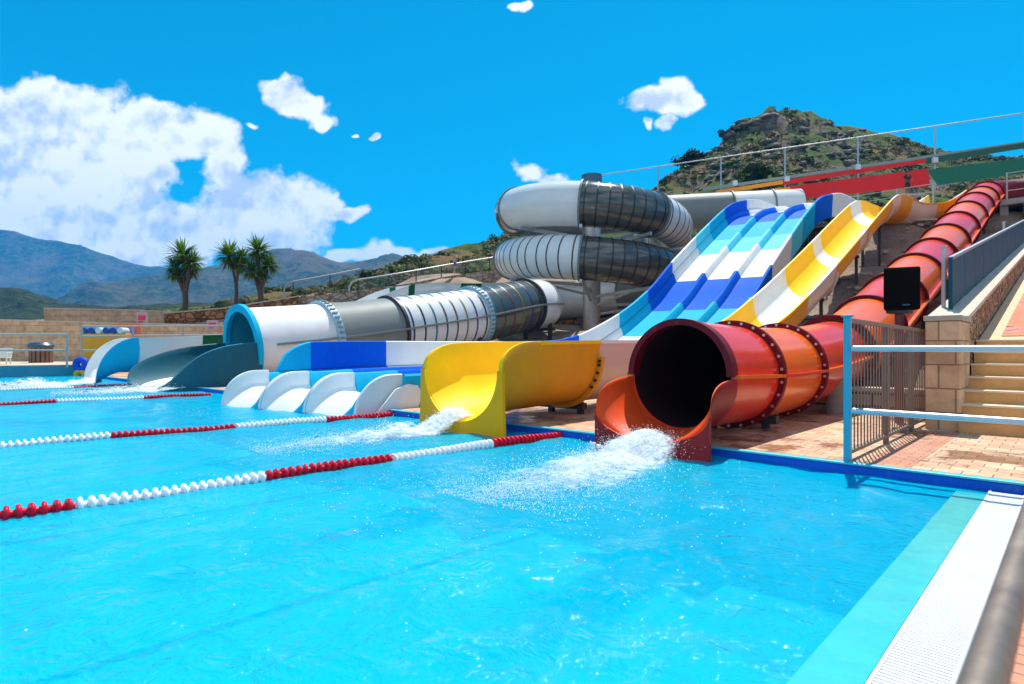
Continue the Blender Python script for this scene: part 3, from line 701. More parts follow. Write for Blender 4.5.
# ================================================================== SPLASHES
ICO=None
def foam_obj(name,label,blobs,drops,sheet=None):
    """blobs: list of (pos, r) lumpy foam; drops: small droplets"""
    import bmesh
    b=MB()
    ico=bmesh.new(); bmesh.ops.create_icosphere(ico,subdivisions=1,radius=1); iv=[v.co.copy() for v in ico.verts]; fi=[[v.index for v in f.verts] for f in ico.faces]; ico.free()
    ic2=bmesh.new(); bmesh.ops.create_icosphere(ic2,subdivisions=2,radius=1); iv2=[v.co.copy() for v in ic2.verts]; fi2=[[v.index for v in f.verts] for f in ic2.faces]; ic2.free()
    rnd=random.random
    for p,r,fl in blobs:
        k=[.6+.8*rnd() for _ in iv]
        b.add([Vector((p[0]+v.x*r*q,p[1]+v.y*r*q,p[2]+v.z*r*q*fl)) for v,q in zip(iv,k)],fi)
    for p,r in drops:
        b.add([Vector(p)+Vector((v.x*r,v.y*r,v.z*r*random.uniform(.7,1.5))) for v in iv],fi)
    m=MATS.get('foam')
    if not m:
        m=bpy.data.materials.new('foam'); t,n,l=nt(m); n.remove(n['Principled BSDF']); out=[q for q in n if q.type=='OUTPUT_MATERIAL'][0]
        d=n.new('ShaderNodeBsdfDiffuse'); d.inputs['Color'].default_value=(.9,.93,.95,1); tl=n.new('ShaderNodeBsdfTranslucent'); tl.inputs['Color'].default_value=(.9,.95,.97,1)
        x=n.new('ShaderNodeMixShader'); x.inputs[0].default_value=.45; l.new(d.outputs[0],x.inputs[1]); l.new(tl.outputs[0],x.inputs[2]); l.new(x.outputs[0],out.inputs['Surface'])
        MATS['foam']=m
    mats=[m]
    if sheet:
        vs,fs,dens=sheet; o0=len(b.v); b.add(vs,fs,1)
        m2=MATS.get('foam_sheet')
        if not m2:
            m2=m.copy(); m2.name='foam_sheet'; MATS['foam_sheet']=m2; t=m2.node_tree; n=t.nodes; l=t.links; out=[q for q in n if q.type=='OUTPUT_MATERIAL'][0]
            sh=out.inputs['Surface'].links[0].from_socket; at_=n.new('ShaderNodeAttribute'); at_.attribute_name='foam_amount'
            v=tcoord(n,l); f=noise(n,l,v,16,8,.75); ad=n.new('ShaderNodeMath'); ad.operation='ADD'; l.new(f,ad.inputs[0]); l.new(at_.outputs['Fac'],ad.inputs[1])
            mr=n.new('ShaderNodeMapRange'); mr.inputs[1].default_value=.97; mr.inputs[2].default_value=1.36; mr.interpolation_type='SMOOTHSTEP'; l.new(ad.outputs[0],mr.inputs[0])
            tr=n.new('ShaderNodeBsdfTransparent'); x=n.new('ShaderNodeMixShader'); l.new(mr.outputs[0],x.inputs[0]); l.new(tr.outputs[0],x.inputs[1]); l.new(sh,x.inputs[2]); l.new(x.outputs[0],out.inputs['Surface'])
        mats.append(m2)
    o=b.build(name,mats,None,180,fixn=False); tag(o,label,'splash',None,'stuff')
    if sheet:
        at2=o.data.attributes.new('foam_amount','FLOAT','POINT'); at2.data.foreach_set('value',[1.]*o0+list(dens))
    return o
def jet(name,label,p0,p1,h,w0,w1,nb,nd,rs=1.):
    """water shooting out of a slide along p0->p1 in a low arc, then churning on the surface"""
    p0,p1=Vector(p0),Vector(p1); z0=p0.z; p0.z=0; d=(p1-p0); L=d.length; d.normalize(); sd=Vector((-d.y,d.x,0)); bl=[];dr=[]
    def prof(t): return z0*max(0,1-(t/.22)**2)
    def heap(t): return h*(math.exp(-((t-.1)/.12)**2)*.55+.75*math.exp(-((t-.42)/.15)**2)+.35*math.exp(-((t-.72)/.16)**2))
    for i in range(nb):
        t=random.random()**1.15; w=lerp(w0,w1,min(1,t*1.6))*(1-.7*max(0,t-.7)/.3)
        wob=.25*w1*NZ.noise(Vector((t*4,p0.x,0)))
        s=random.gauss(0,.33)*w+wob*t; clump=.5+.9*abs(NZ.noise(Vector((t*L*2.2,s*2.2,p0.x))))
        if random.random()>clump: continue
        z=prof(t)+random.random()**.9*(heap(t)*clump*1.5+.02)*math.exp(-(s/(w+.01))**2*1.3)
        r=rs*random.uniform(.002,.0065)*(1.1-.35*t)
        bl.append((p0+d*L*t+sd*s+Vector((0,0,z)),r,random.uniform(.55,1.1) if z>.03 else .35))
    for i in range(nd):
        t=random.random(); w=lerp(w0,w1,min(1,t*1.6))*1.3; s=random.gauss(0,.4)*w
        z=prof(t)+abs(random.gauss(0,.55))*(heap(t)*1.15+.03)
        dr.append((p0+d*L*t+sd*s+Vector((0,0,z)),rs*random.uniform(.0015,.0055)))
    NU,NV=100,46; vs=[];de=[];fs=[]
    for lay,(hk,dk,wk) in enumerate(((.25,1.,1.15),(.55,.86,.95),(.85,.72,.8),(1.15,.56,.66))):
        o=len(vs)
        for i in range(NU+1):
            t=i/NU*1.12; w=lerp(w0,w1,min(1,t*1.6))*(1. if t<.6 else 1-.55*(t-.6)/.52)*wk
            wob=.25*w1*NZ.noise(Vector((t*4,p0.x,0)))*t
            for j in range(NV+1):
                a=(j/NV*2-1); p=p0+d*L*t+sd*(a*w+wob); env=max(0,1-a*a)
                cl=NZ.noise(Vector((p.x*3.1,p.y*3.1,1+lay*3)))+.5*NZ.noise(Vector((p.x*8,p.y*8,2+lay)))
                f2=NZ.noise(Vector((p.x*19,p.y*19,lay)))
                p.z=prof(t)+heap(t)*hk*env**1.3*(1+.8*cl+.35*f2)+.014; vs.append(p)
                de.append(dk*env**.6*(1.02-.62*t)*min(1,(1.12-t)*5)+.2*cl)
        fs+=[(o+i*(NV+1)+j,o+(i+1)*(NV+1)+j,o+(i+1)*(NV+1)+j+1,o+i*(NV+1)+j+1) for i in range(NU) for j in range(NV)]
    return foam_obj(name,label,bl,dr,(vs,fs,de))
def splashes():
    jet('splash','white splash of water spilling from the red tube mouth across the pool',(-3.9,6.75,.2),(-3.7,3.5,.0),.2,.4,.85,12000,9000)
    jet('splash','white splash of water running out of the yellow slide',(-7.35,6.6,.24),(-7.65,3.3,0),.24,.34,.7,6000,4000)
    jet('splash','white water spreading at the foot of the dark teal channel',(-21.5,6.9,.1),(-22.2,3.5,0),.2,1.2,2.2,3500,1200,2.)
    jet('splash','white water churning in front of the white flume',(-26,5.6,.1),(-27.5,1.0,0),.3,.9,1.6,4200,1200,2.2)
    jet('splash','low white foam trailing over the far left of the pool',(-27.5,4.2,.03),(-33,0,0),.16,1.,1.4,3600,600,2.4)
    # thin foam flecks drifting on the water
    bl=[]
    for k in range(1100):
        c=random.choice([(-5,4.2,1.8,1.4),(-5.6,3.0,2.0,1.3),(-8.8,4.4,1.3,1.4),(-13,4.6,1.8,.7),(-4.2,3.2,2.4,1.6),(-2.6,4.6,1.,1.6)])
        bl.append(((random.gauss(c[0],c[2]*.6),min(6.8,random.gauss(c[1],c[3]*.6)),.012),random.uniform(.0018,.0065),.3))
    bl=[q for q in bl if q[0][0]<-.9]
    foam_obj('foam_flecks','small white foam flecks and bubbles scattered over the blue water',bl,[])
# ================================================================== RIGHT SIDE
def right_side():
    fm=M('fence_bar_grey',(.2,.15,.11),.5,.15,5,0,1,.0)
    t=thing('gate_fence','low grey bar fence with a cyan end post beside the red tube slide','fence',(-1.81,7.15,.1))
    x=-1.81;y0,y1=7.15,12.0
    b=MB(); b.box((x,y0,.88),(.07,.07,1.56)); b.box((x,y0,1.665),(.11,.11,.02)); b.build('end_post',bluerail,t,0,.008)
    b=MB(); b.beam((x,y0,1.62),(x,y1,1.60),.05,.05); b.build('top_rail',fm,t,0,.005)
    b=MB(); b.beam((x,y0,.2),(x,y1,.2),.05,.04); b.build('bottom_rail',fm,t,0,.005)
    bm=MB(); bm.tube([(0,0,.21),(0,0,1.59)],.0085,8); b0=bm.build('bar',fm,t,0); b0.location=(0,.12,0)
    b0.data.transform(Matrix.Translation(t.location)); b0.data.transform(Matrix.Translation((0,0,-.1)))
    y=y0+.262
    while y<y1-.05:
        o=b0.copy(); COL.objects.link(o); o.location=(0,y-y0,0); y+=.142
    for y in(8.9,10.5,12.0):
        b=MB(); b.box((x,y,.85),(.06,.06,1.5)); b.build('post',fm,t,0,.005)
    # tube railing running right along the pool edge
    t=thing('pool_railing','two horizontal brushed steel rails running right from the fence post','railing',(-1.81,7.12,.1))
    for z,zz in((1.315,1.30),(.655,.64)):
        b=MB(); b.tube([(-1.76,7.1,z),(4.6,7.1,zz)],.032,14); b.build('rail',alu,t,60)
    b=MB(); b.tube([(3.2,7.1,.05),(3.2,7.1,1.3)],.03,12); b.build('post',alu,t,60)
    t=thing('steel_handrail','thick steel handrail close to the viewer at the bottom right corner','railing',(-.085,3.6,.05))
    hm_=M('steel_rail_reflect_brown',(.24,.19,.15),.45,.35,9,.1,30,.6)  # brown mottled colour paints in the surroundings mirrored by the steel
    b=MB(); b.tube([(-.078,-3,.93),(-.078,3.6,.93)],.022,20); b.build('rail',hm_,t,60)
    for y in(-2.6,3.6):
        b=MB(); b.tube([(-.078,y,.02),(-.078,y,.93)],.02,14); b.build('post',hm_,t,60)
    # stairs
    cm=M('stair_concrete',(.64,.35,.13),.85,.25,3,.3,20)
    tm=M('stair_tread_edge',(.7,.55,.38),.7,.1,4)
    t=thing('concrete_stairs','broad concrete stairs climbing to the salmon ramp beside the stone wall','stairs',(.5,10.8,.1))
    for k in range(7):
        z=.1+.196*(k+1); y=10.8+.345*k
        b=MB(); b.box((1.2,y+1.4,(z-.3)/2+.0),(4.96,2.8,z+.3-.03)); 
        s=b.build('step',cm,t,0); 
        e=MB(); e.box((1.2,y+.19,z-.014),(4.98,.42,.03)); e.build('tread',tm,s,0,.005)
    # ramp
    rm=paver_mat('ramp_pavers',(.62,.17,.08),(.7,.22,.11),(.45,.15,.08),.3,.15); br=M('ramp_border',(.68,.45,.27),.85,.15,3)
    def rz(y): return 1.475+(y-13.2)*.2
    b=MB(); b.add([(-1.28,13.2,rz(13.2)),(3.6,13.2,rz(13.2)),(3.6,42,rz(42)),(-1.28,42,rz(42)),(-1.28,13.2,0),(3.6,13.2,0),(3.6,42,2),(-1.28,42,2)],[(0,1,2,3),(4,7,6,5),(0,4,5,1),(1,5,6,2),(2,6,7,3),(3,7,4,0)]); struct(b.build('ramp_border',br,None,0))
    b=MB(); b.add([(-1.0,13.5,rz(13.5)+.012),(3.4,13.5,rz(13.5)+.012),(3.4,42,rz(42)+.012),(-1.0,42,rz(42)+.012)],[(0,1,2,3)]); struct(b.build('ramp',rm,None,0,fixn=False))
    # stone corner pier and sloping wall
    bk=block_mat('sandstone_blocks',(.6,.37,.2),(.72,.48,.28),(.3,.19,.11),.42,.36,'xz',.012,.75)
    b=MB(); b.box((-1.5,11.5,.86),(.44,1.0,1.75)); w=b.build('stone_pier',bk,None,0,.02); tag(w,'square sandstone block pier at the foot of the stairs','pier')
    b=MB(); b.box((-1.5,11.5,1.78),(.48,1.04,.08)); b.build('cap_stone',M('cap_concrete',(.42,.36,.29),.85,.2,4,.3,20),w,0,.01)
    rub=stone_mat('brown_rubble',[(.16,.08,.035),(.45,.26,.12),(.6,.4,.2),(.32,.18,.08)],(.03,.018,.01),6,9)
    def wt(y): return 1.76+(y-11.6)*.192
    b=MB(); rr=[]
    for y in(11.6,16,20,25,30,36,42): rr.append([Vector((-1.75,y,0)),Vector((-1.75,y,wt(y))),Vector((-1.3,y,wt(y))),Vector((-1.3,y,0))])
    b.rings(rr,True,True); w=b.build('sloping_wall',rub,None,0); tag(w,'brown rubble stone wall climbing beside the salmon ramp','wall')
    b=MB(); rr=[]
    for y in(11.6,16,20,25,30,36,42): rr.append([Vector((-1.8,y,wt(y)+.003)),Vector((-1.8,y,wt(y)+.07)),Vector((-1.25,y,wt(y)+.07)),Vector((-1.25,y,wt(y)+.003))])
    b.rings(rr,True,True); b.build('coping_slab',M('pale_coping',(.55,.45,.36),.85,.15,3),w,0)
    # blue sheet balustrade
    t=thing('blue_balustrade','slate blue metal sheet balustrade on the sloping stone wall','balustrade',(-1.55,11.9,1.9))
    bp=M('slate_blue_sheet',(.012,.08,.125),.6,.1,2,0,1,0,.15)
    y=12.45
    while y<40:
        y2=min(y+1.5,41); b=MB()
        b.beam((-1.58,y+.02,wt(y)+.5),(-1.58,y2-.02,wt(y2)+.5),.03,.8); b.build('sheet_panel',bp,t,0,.004)
        y=y2
    b=MB(); b.beam((-1.58,12.4,wt(12.4)+.93),(-1.58,41,wt(41)+.93),.07,.05); b.build('hand_rail',M('grey_blue_rail',(.2,.28,.32),.5,.1,3),t,0)
    b=MB(); b.box((-1.58,12.4,wt(12.4)+.47),(.06,.06,.92)); b.build('end_post',bp,t,0)
    for y in(12.7,24.):
        pm=M('pale_post',(.55,.55,.53),.5,.1,3)
        o=thing('leaning_post',('nearest pale thin post at the lower end of the blue balustrade' if y<15 else 'farther pale thin post up the slope behind the blue balustrade'),'post',(-1.72,y,wt(y)-.6),'posts behind the balustrade')
        b=MB(); b.beam((-1.72,y,wt(y)-.6),(-1.72,y+.05,wt(y)+1.12),.06,.06); b.build('pole',pm,o,0,.01)
        b=MB(); b.box((-1.72,y+.05,wt(y)+1.13),(.09,.09,.03)); b.build('cap_plate',pm,o,0)
    # speaker on a pole
    t=thing('loudspeaker','large black loudspeaker box mounted on a pole above the fence','loudspeaker',(-2.17,11.62,1.95))
    bk=M('speaker_black',(.003,.003,.0035),.7,0,1,.3,120,0,.08)
    th=R(-10)
    fx=Matrix.Rotation(R(20),3,'Z')
    def L(v): return Vector((-2.17,11.62,2.3))+fx@(Vector(v)*.87)
    b=MB(); b.rings([[L(p) for p in((-.3,-.26,z),(.3,-.26,z),(.2,.24,z),(-.2,.24,z))] for z in(-.4,.4)],True,True); b.build('cabinet',bk,t,0,.03)
    b=MB(); b.rings([[L(p) for p in((-.27,-.285,z),(.27,-.285,z),(.27,-.263,z),(-.27,-.263,z))] for z in(-.36,.36)],True,True); b.build('grille',M('speaker_grille',(.004,.004,.0045),.8,0,1,.8,400,0,.08),t,0,.01)
    for z in(-.12,.16):
        b=MB(); b.box(L((.262,0,z)),(.03,.14,.05),R(9)); b.build('handle',M('speaker_handle',(.02,.02,.022),.4),t,0,.006)
    b=MB(); b.box(L((.06,-.288,-.31)),(.1,.006,.025),R(20)); b.build('badge',M('speaker_badge',(.02,.06,.2),.4),t,0)
    t=thing('speaker_stand','dark red round pole holding up the black loudspeaker','pole',(-2.17,11.62,0))
    b=MB(); b.lathe([(0,0),(.07,0),(.07,1.9),(.0,1.9)],(-2.17,11.62,0),'Z',16); b.build('pole',M('dark_red_pole',(.14,.012,.015),.4,.1,4),t,50)
    b=MB(); b.box((-2.17,11.62,1.93),(.32,.32,.05)); b.build('mount_plate',darksteel,t,0)
    # white utility cabinet end behind fence
    t=thing('drain_column','small round concrete stub column under the red tube beside the deck wall','column',(-3.35,12.4,.1))
    b=MB(); b.lathe([(0,0),(.17,0),(.17,.95),(0,.95)],(-3.35,12.4,.1),'Z',16); b.build('shaft',M('grey_concrete',(.28,.26,.24),.85,.2,4),t,50)
    b=MB(); b.box((-3.35,12.4,1.08),(.5,.2,.08)); b.build('saddle',darksteel,t,0)
    dw=block_mat('low_deck_wall_blocks',(.42,.3,.2),(.5,.38,.27),(.06,.045,.03),.5,.24,'xz',.02,.6)
    b=MB(); b.box((-5.6,13.0,.22),(7.2,.35,.62)); w=b.build('low_wall',dw,None,0,.02); tag(w,'low block wall closing the paved deck beneath the red tube','wall')
    b=MB(); b.box((-5.6,13.0,.56),(7.3,.42,.06)); b.build('coping_slab',M('pale_coping',(.55,.45,.36),.85),w,0)
# ================================================================== HILL STATION BEHIND THE SLIDES
def FL(px,py,dy=0.):
    """point on the long platform fence plane"""
    inv=lerp(1/54.,1/41.,(px-600)/424.); return at(px,py,1/inv+dy)
def berm():
    b=MB(); rr=[]
    for i in range(60):
        y=14+i*.28; w=.38+.16*NZ.noise(Vector((y,0,0))); x=-5.25+.2*NZ.noise(Vector((y*.6,3,0)))
        g=ground(x,y); h=.34+.1*NZ.noise(Vector((y*1.7,7,0)))
        rr.append([Vector((x-w*1.2,y,g-.2)),Vector((x-w*.6,y,g+h*.8)),Vector((x,y,g+h)),Vector((x+w*.6,y,g+h*.7)),Vector((x+w*1.2,y,g-.2))])
    b.rings(rr,False,False); struct(b.build('gravel_berm',M('pale_gravel',(.5,.4,.3),.95,.35,3,1.,9),None,60))
def platform():
    st=stone_mat('sandstone_rubble',[(.08,.055,.035),(.2,.14,.085),(.28,.2,.12),(.14,.1,.06)],(.025,.018,.012),2.2,5,.7)
    def wall(name,pts,z0,z1,th,lab,mat=st,cap=None):
        root=None
        b=MB()
        rr=[]
        P=[Vector(p) for p in pts]
        for i,p in enumerate(P):
            d=(P[min(i+1,len(P)-1)]-P[max(i-1,0)]); d.z=0; d.normalize(); nrm=Vector((-d.y,d.x,0))*th/2
            a=z0[i] if isinstance(z0,(list,tuple)) else z0; c=z1[i] if isinstance(z1,(list,tuple)) else z1
            rr.append([Vector((p.x-nrm.x,p.y-nrm.y,a)),Vector((p.x-nrm.x,p.y-nrm.y,c)),Vector((p.x+nrm.x,p.y+nrm.y,c)),Vector((p.x+nrm.x,p.y+nrm.y,a))])
        b.rings(rr,True,True); w=b.build(name,mat,None,0); tag(w,lab,'wall')
        if cap:
            b=MB(); r2=[]
            for r in rr:
                c=(r[1]+r[2])/2; r2.append([c+(r[1]-c)*1.15+Vector((0,0,.003)),c+(r[1]-c)*1.15+Vector((0,0,.09)),c+(r[2]-c)*1.15+Vector((0,0,.09)),c+(r[2]-c)*1.15+Vector((0,0,.003))])
            b.rings(r2,True,True); b.build('coping_slab',cap,w,0)
        return w
    pale=M('pale_coping',(.55,.45,.36),.85,.15,3)
    wall('retaining_wall',[(-15,38.3,0),(-9,37.2,0),(-5.3,37.2,0),(-5.0,37.2,0),(-2.2,37.2,0)],[5,5.2,5,4,4],[8.5,8.3,7.9,6.9,6.8],.5,'dark rubble retaining wall below the start deck of the yellow slide',st,pale)
    wall('retaining_wall',[(-2.2,41.8,0),(6,41.8,0)],5,[9.1,9.1],.5,'shadowed rubble wall under the top of the red tube',stone_mat('shadow_dark_rubble',[(.03,.025,.02),(.08,.065,.05),(.12,.09,.07),(.05,.04,.03)],(.01,.01,.01),2.4,4,.8))  # stone colour darkened to carry the shadow below the tube
    wall('retaining_wall',[(-25,44.2,0),(-14,44.4,0)],3,[8.2,9],.5,'rubble retaining wall on the slope behind the blue lane slide',st,pale)
    # start deck
    dk=M('deck_concrete',(.42,.38,.33),.85,.2,2,.2,15)
    t=thing('start_platform','concrete start platform with white railing at the top of the slides','platform',(-6,44,9))
    b=MB(); b.box((-5.5,45.2,9.3),(21,6.6,.3)); b.build('slab',dk,t,0)
    for x in(-15,-11,-7,-3,1,4):
        b=MB(); b.box((x,42.3,7.1),(.35,.35,4.1)); b.build('column',dk,t,0)
    wr=M('white_rail_paint',(.42,.42,.4),.45,.1,3)
    for z in(10.0,10.5,10.95):
        b=MB(); b.tube([(-15.5,42.1,z),(-6.2,42.1,z)],.02,6); b.tube([(-2.9,42.4,z),(4.8,42.4,z)],.02,6); b.build('rail',wr,t,0)
    for x in(-15.5,-13,-10.5,-8,-6.2,-2.9,-1.2,.5,2.2,3.6,4.8):
        b=MB(); b.beam((x,42.1 if x<-3.5 else 42.4,9.45),(x,42.1 if x<-3.5 else 42.4,11.0),.07,.07); b.build('post',wr,t,0)
    # concrete booth by the red tube top
    t=thing('start_booth','small dark doored concrete booth beneath the platform at the right edge','booth',(1.2,41.3,6))
    b=MB(); b.box((1.6,40.9,7.2),(3.6,1.2,3.6)); b.build('wall',M('booth_wall',(.2,.17,.15),.9,.25,2),t,0,.02)
    for x in(.7,2.4):
        b=MB(); b.box((x,40.27,6.9),(.9,.06,2.1)); b.build('door',M('booth_door',(.02,.03,.045),.5),t,0,.01)
    b=MB(); b.box((1.6,40.8,9.06),(3.9,1.5,.12)); b.build('roof',pale,t,0)
    # long fence with coloured banners
    t=thing('platform_fence','tall galvanised post and rail fence running along the hillside above the slides','fence',FL(860,200))
    bt=MB(); bt.tube([FL(585,177.2),FL(1075,105.6)],.045,8); bt.build('top_rail',steel,t,60)
    for k,(a,b_) in enumerate(((608,170),(1075,105.6))): pass
    b=MB(); b.beam(FL(703,189.5),FL(1075,135.5),.1,.22); b.build('middle_rail',M('fence_rail_greygreen',(.24,.3,.28),.5,.1,3),t,0)
    for px in(658,721,785,858,935,1024):
        ptop=177.2+(px-585)*(105.6-177.2)/490; pb=ptop+44+ (px-650)*.02
        b=MB(); b.beam(FL(px,ptop),FL(px,pb+14),.09,.09); b.build('post',steel,t,0)
    for (px,py) in((735,183),(787,179),(858,167),(935,160)):
        c=FL(px,py,-.25); tt=tag(box_obj('lamp_box',c,(.36,.22,.36),M('lamp_box_white',(.6,.63,.68),.4),None,TH,.03),'pale square lamp box on the fence rail '+{735:'above the orange banner',787:'where orange meets red banner',858:'above the red banner',935:'left end above the green banner'}[px],'lamp box')
    def banner(name,lab,quad,mat,th=.06,dy=-.12):
        P=[FL(px,py,dy) for px,py in quad]; n=Vector((-S_,C_,0))*th
        b=MB(); nu=14; rows=[]
        for side in(0,1):
            for j in range(5):
                for i in range(nu+1):
                    u,v=i/nu,j/4; p=P[0].lerp(P[1],u).lerp(P[3].lerp(P[2],u),v)
                    p=p+Vector((-S_,C_,0))*(.05*math.sin(u*25)*math.sin(v*3.1)+side*.03); b.v.append(p)
        w=nu+1
        for s in(0,1):
            o=s*5*w
            for j in range(4):
                for i in range(nu):
                    q=[o+j*w+i,o+j*w+i+1,o+(j+1)*w+i+1,o+(j+1)*w+i]; b.f.append(q if s==0 else q[::-1]); b.m.append(0)
        for i in range(nu):
            for j in(0,4): b.f.append([j*w+i,j*w+i+1,5*w+j*w+i+1,5*w+j*w+i]); b.m.append(0)
        for j in range(4):
            for i in(0,nu): b.f.append([j*w+i,(j+1)*w+i,5*w+(j+1)*w+i,5*w+j*w+i]); b.m.append(0)
        o=b.build(name,mat,None,30); tag(o,lab,'banner'); return o
    bo=M('banner_orange',(.9,.3,.01),.7,.08,1); br=M('banner_red',(.8,.012,.014),.7,.08,1); bg=M('banner_green',(.005,.15,.085),.7,.08,1)
    banner('fabric_banner','orange fabric banner below the fence at its left end',[(722,195),(790,187),(792,199),(722,206)],bo)
    banner('fabric_banner','long red fabric banner behind the dark red figure',[(787,186.5),(928,168.5),(930,186),(797,199)],br)
    banner('fabric_banner','dark green fabric banner at the right above the red tube top',[(927,170),(1070,152),(1070,167),(938,185)],bg)
    banner('fabric_strip','narrow orange strip hung under the fence rail',[(716,190.5),(783,180),(783,184),(716,194)],bo)
    banner('fabric_strip','narrow red strip hung under the fence rail',[(783,180),(926,158.5),(926,162.5),(783,185)],br)
    banner('fabric_strip','narrow green strip hung under the fence rail at the right',[(926,158),(1070,135.5),(1070,141),(926,164)],M('banner_dark_green',(.02,.1,.07),.7))
    # pavilion behind the mast
    t=thing('shade_pavilion','low flat roofed pavilion with dark open interior behind the steel mast','pavilion',at(600,335,49))
    def pv(px,py,Y): return at(px,py,Y)
    b=MB(); A=[pv(520,288,46.5),pv(672,288,46.5),pv(672,288,52),pv(520,288,52)]
    b.rings([[p+Vector((0,0,dz)) for p in A] for dz in(-.25,.12)],True,True); b.build('roof',M('roof_white',(.66,.64,.6),.7,.1,1),t,0)
    b=MB(); A=[pv(526,290,50.5),pv(668,290,50.5),pv(668,290,51),pv(526,290,51)]
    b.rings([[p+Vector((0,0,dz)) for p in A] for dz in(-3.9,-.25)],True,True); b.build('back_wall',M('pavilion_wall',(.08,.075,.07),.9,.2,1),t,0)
    for px in(528,575,622,664):
        p=pv(px,290,47); b=MB(); b.beam(p,p-Vector((0,0,3.6)),.22,.22); b.build('post',darksteel,t,0)
    b=MB(); b.beam(pv(520,311,46.6),pv(672,311,46.6),.1,.14); b.build('rail',M('white_rail_paint',(.66,.66,.64),.45),t,0)
    rb=stone_mat('red_brown_rubble',[(.12,.045,.02),(.3,.12,.05),(.36,.18,.08),(.2,.08,.04)],(.02,.015,.01),2.2,3)
    a,b_=pv(505,320,46),pv(690,320,46)
    wall('rubble_wall',[(a.x,a.y,0),(b_.x,b_.y,0)],1.5,[a.z,b_.z],.5,'low reddish brown rubble wall in front of the dark pavilion',rb)
    # upper terrace concrete band behind spiral left
    a,b_=at(495,292,52),at(575,285,53)
    wall('terrace_wall',[(a.x,a.y,0),(b_.x,b_.y,0)],2.5,[at(495,281,52).z,at(575,281,53).z],.5,'pale rendered terrace wall left of the coiled tube',M('render_pale',(.55,.47,.38),.85,.15,2))
    # left walkway bank and wall under glass-like mesh railing
    gb=stone_mat('pale_gravel_wall',[(.3,.2,.12),(.46,.36,.27),(.5,.42,.33),(.36,.18,.09)],(.14,.1,.07),2.,3.2)
    pts=[(285,300,44),(330,294,45),(400,285,47),(450,276,50),(510,268,53)]
    Q=[at(*p) for p in pts]
    wall('bank_wall',[(q.x,q.y,0) for q in Q],[q.z-3.5 for q in Q],[q.z for q in Q],.6,'pale rubble bank wall climbing behind the grey tube',gb)
    m=bpy.data.materials.new('railing_mesh'); tt,n,l=nt(m); p=n['Principled BSDF']; p.inputs['Base Color'].default_value=(.2,.22,.22,1); p.inputs['Alpha'].default_value=.13; p.inputs['Roughness'].default_value=.4
    def meshrail(lab,pts,hgt):
        t=thing('walkway_railing',lab,'railing',at(*pts[0])); Q=[at(*p) for p in pts]; Qs=spline(Q,.8)
        b=MB(); b.tube([q+Vector((0,0,hgt)) for q in Qs],.06,8); 
        b.tube([Qs[0]+Vector((0,0,hgt)),Qs[0]+Vector((-.35,-.3,hgt*.8)),Qs[0]+Vector((-.5,-.45,hgt*.35)),Qs[0]+Vector((-.5,-.45,-.4))],.07,8); b.build('top_rail',steel,t,60)
        b=MB(); rr=[[q+Vector((0,0,.05)),q+Vector((0,0,hgt-.08)),q+Vector((.02,.02,hgt-.08)),q+Vector((.02,.02,.05))] for q in Qs]; b.rings(rr,True,True); b.build('mesh_infill',m,t,0)
        for q in Qs[::3]:
            b=MB(); b.beam(q-Vector((0,0,.3)),q+Vector((0,0,hgt)),.06,.06); b.build('post',darksteel,t,0)
    meshrail('mesh infilled railing with a curved end on the bank, its lower run behind the palms',[(293,292,46),(330,285,47),(360,279,48)],.8)
    meshrail('mesh infilled railing with a curved end rising past the walking person to the coiled tube',[(358,291,45.5),(400,284,47),(450,274.5,50.4),(505,265,53.5)],.85)
    return wall
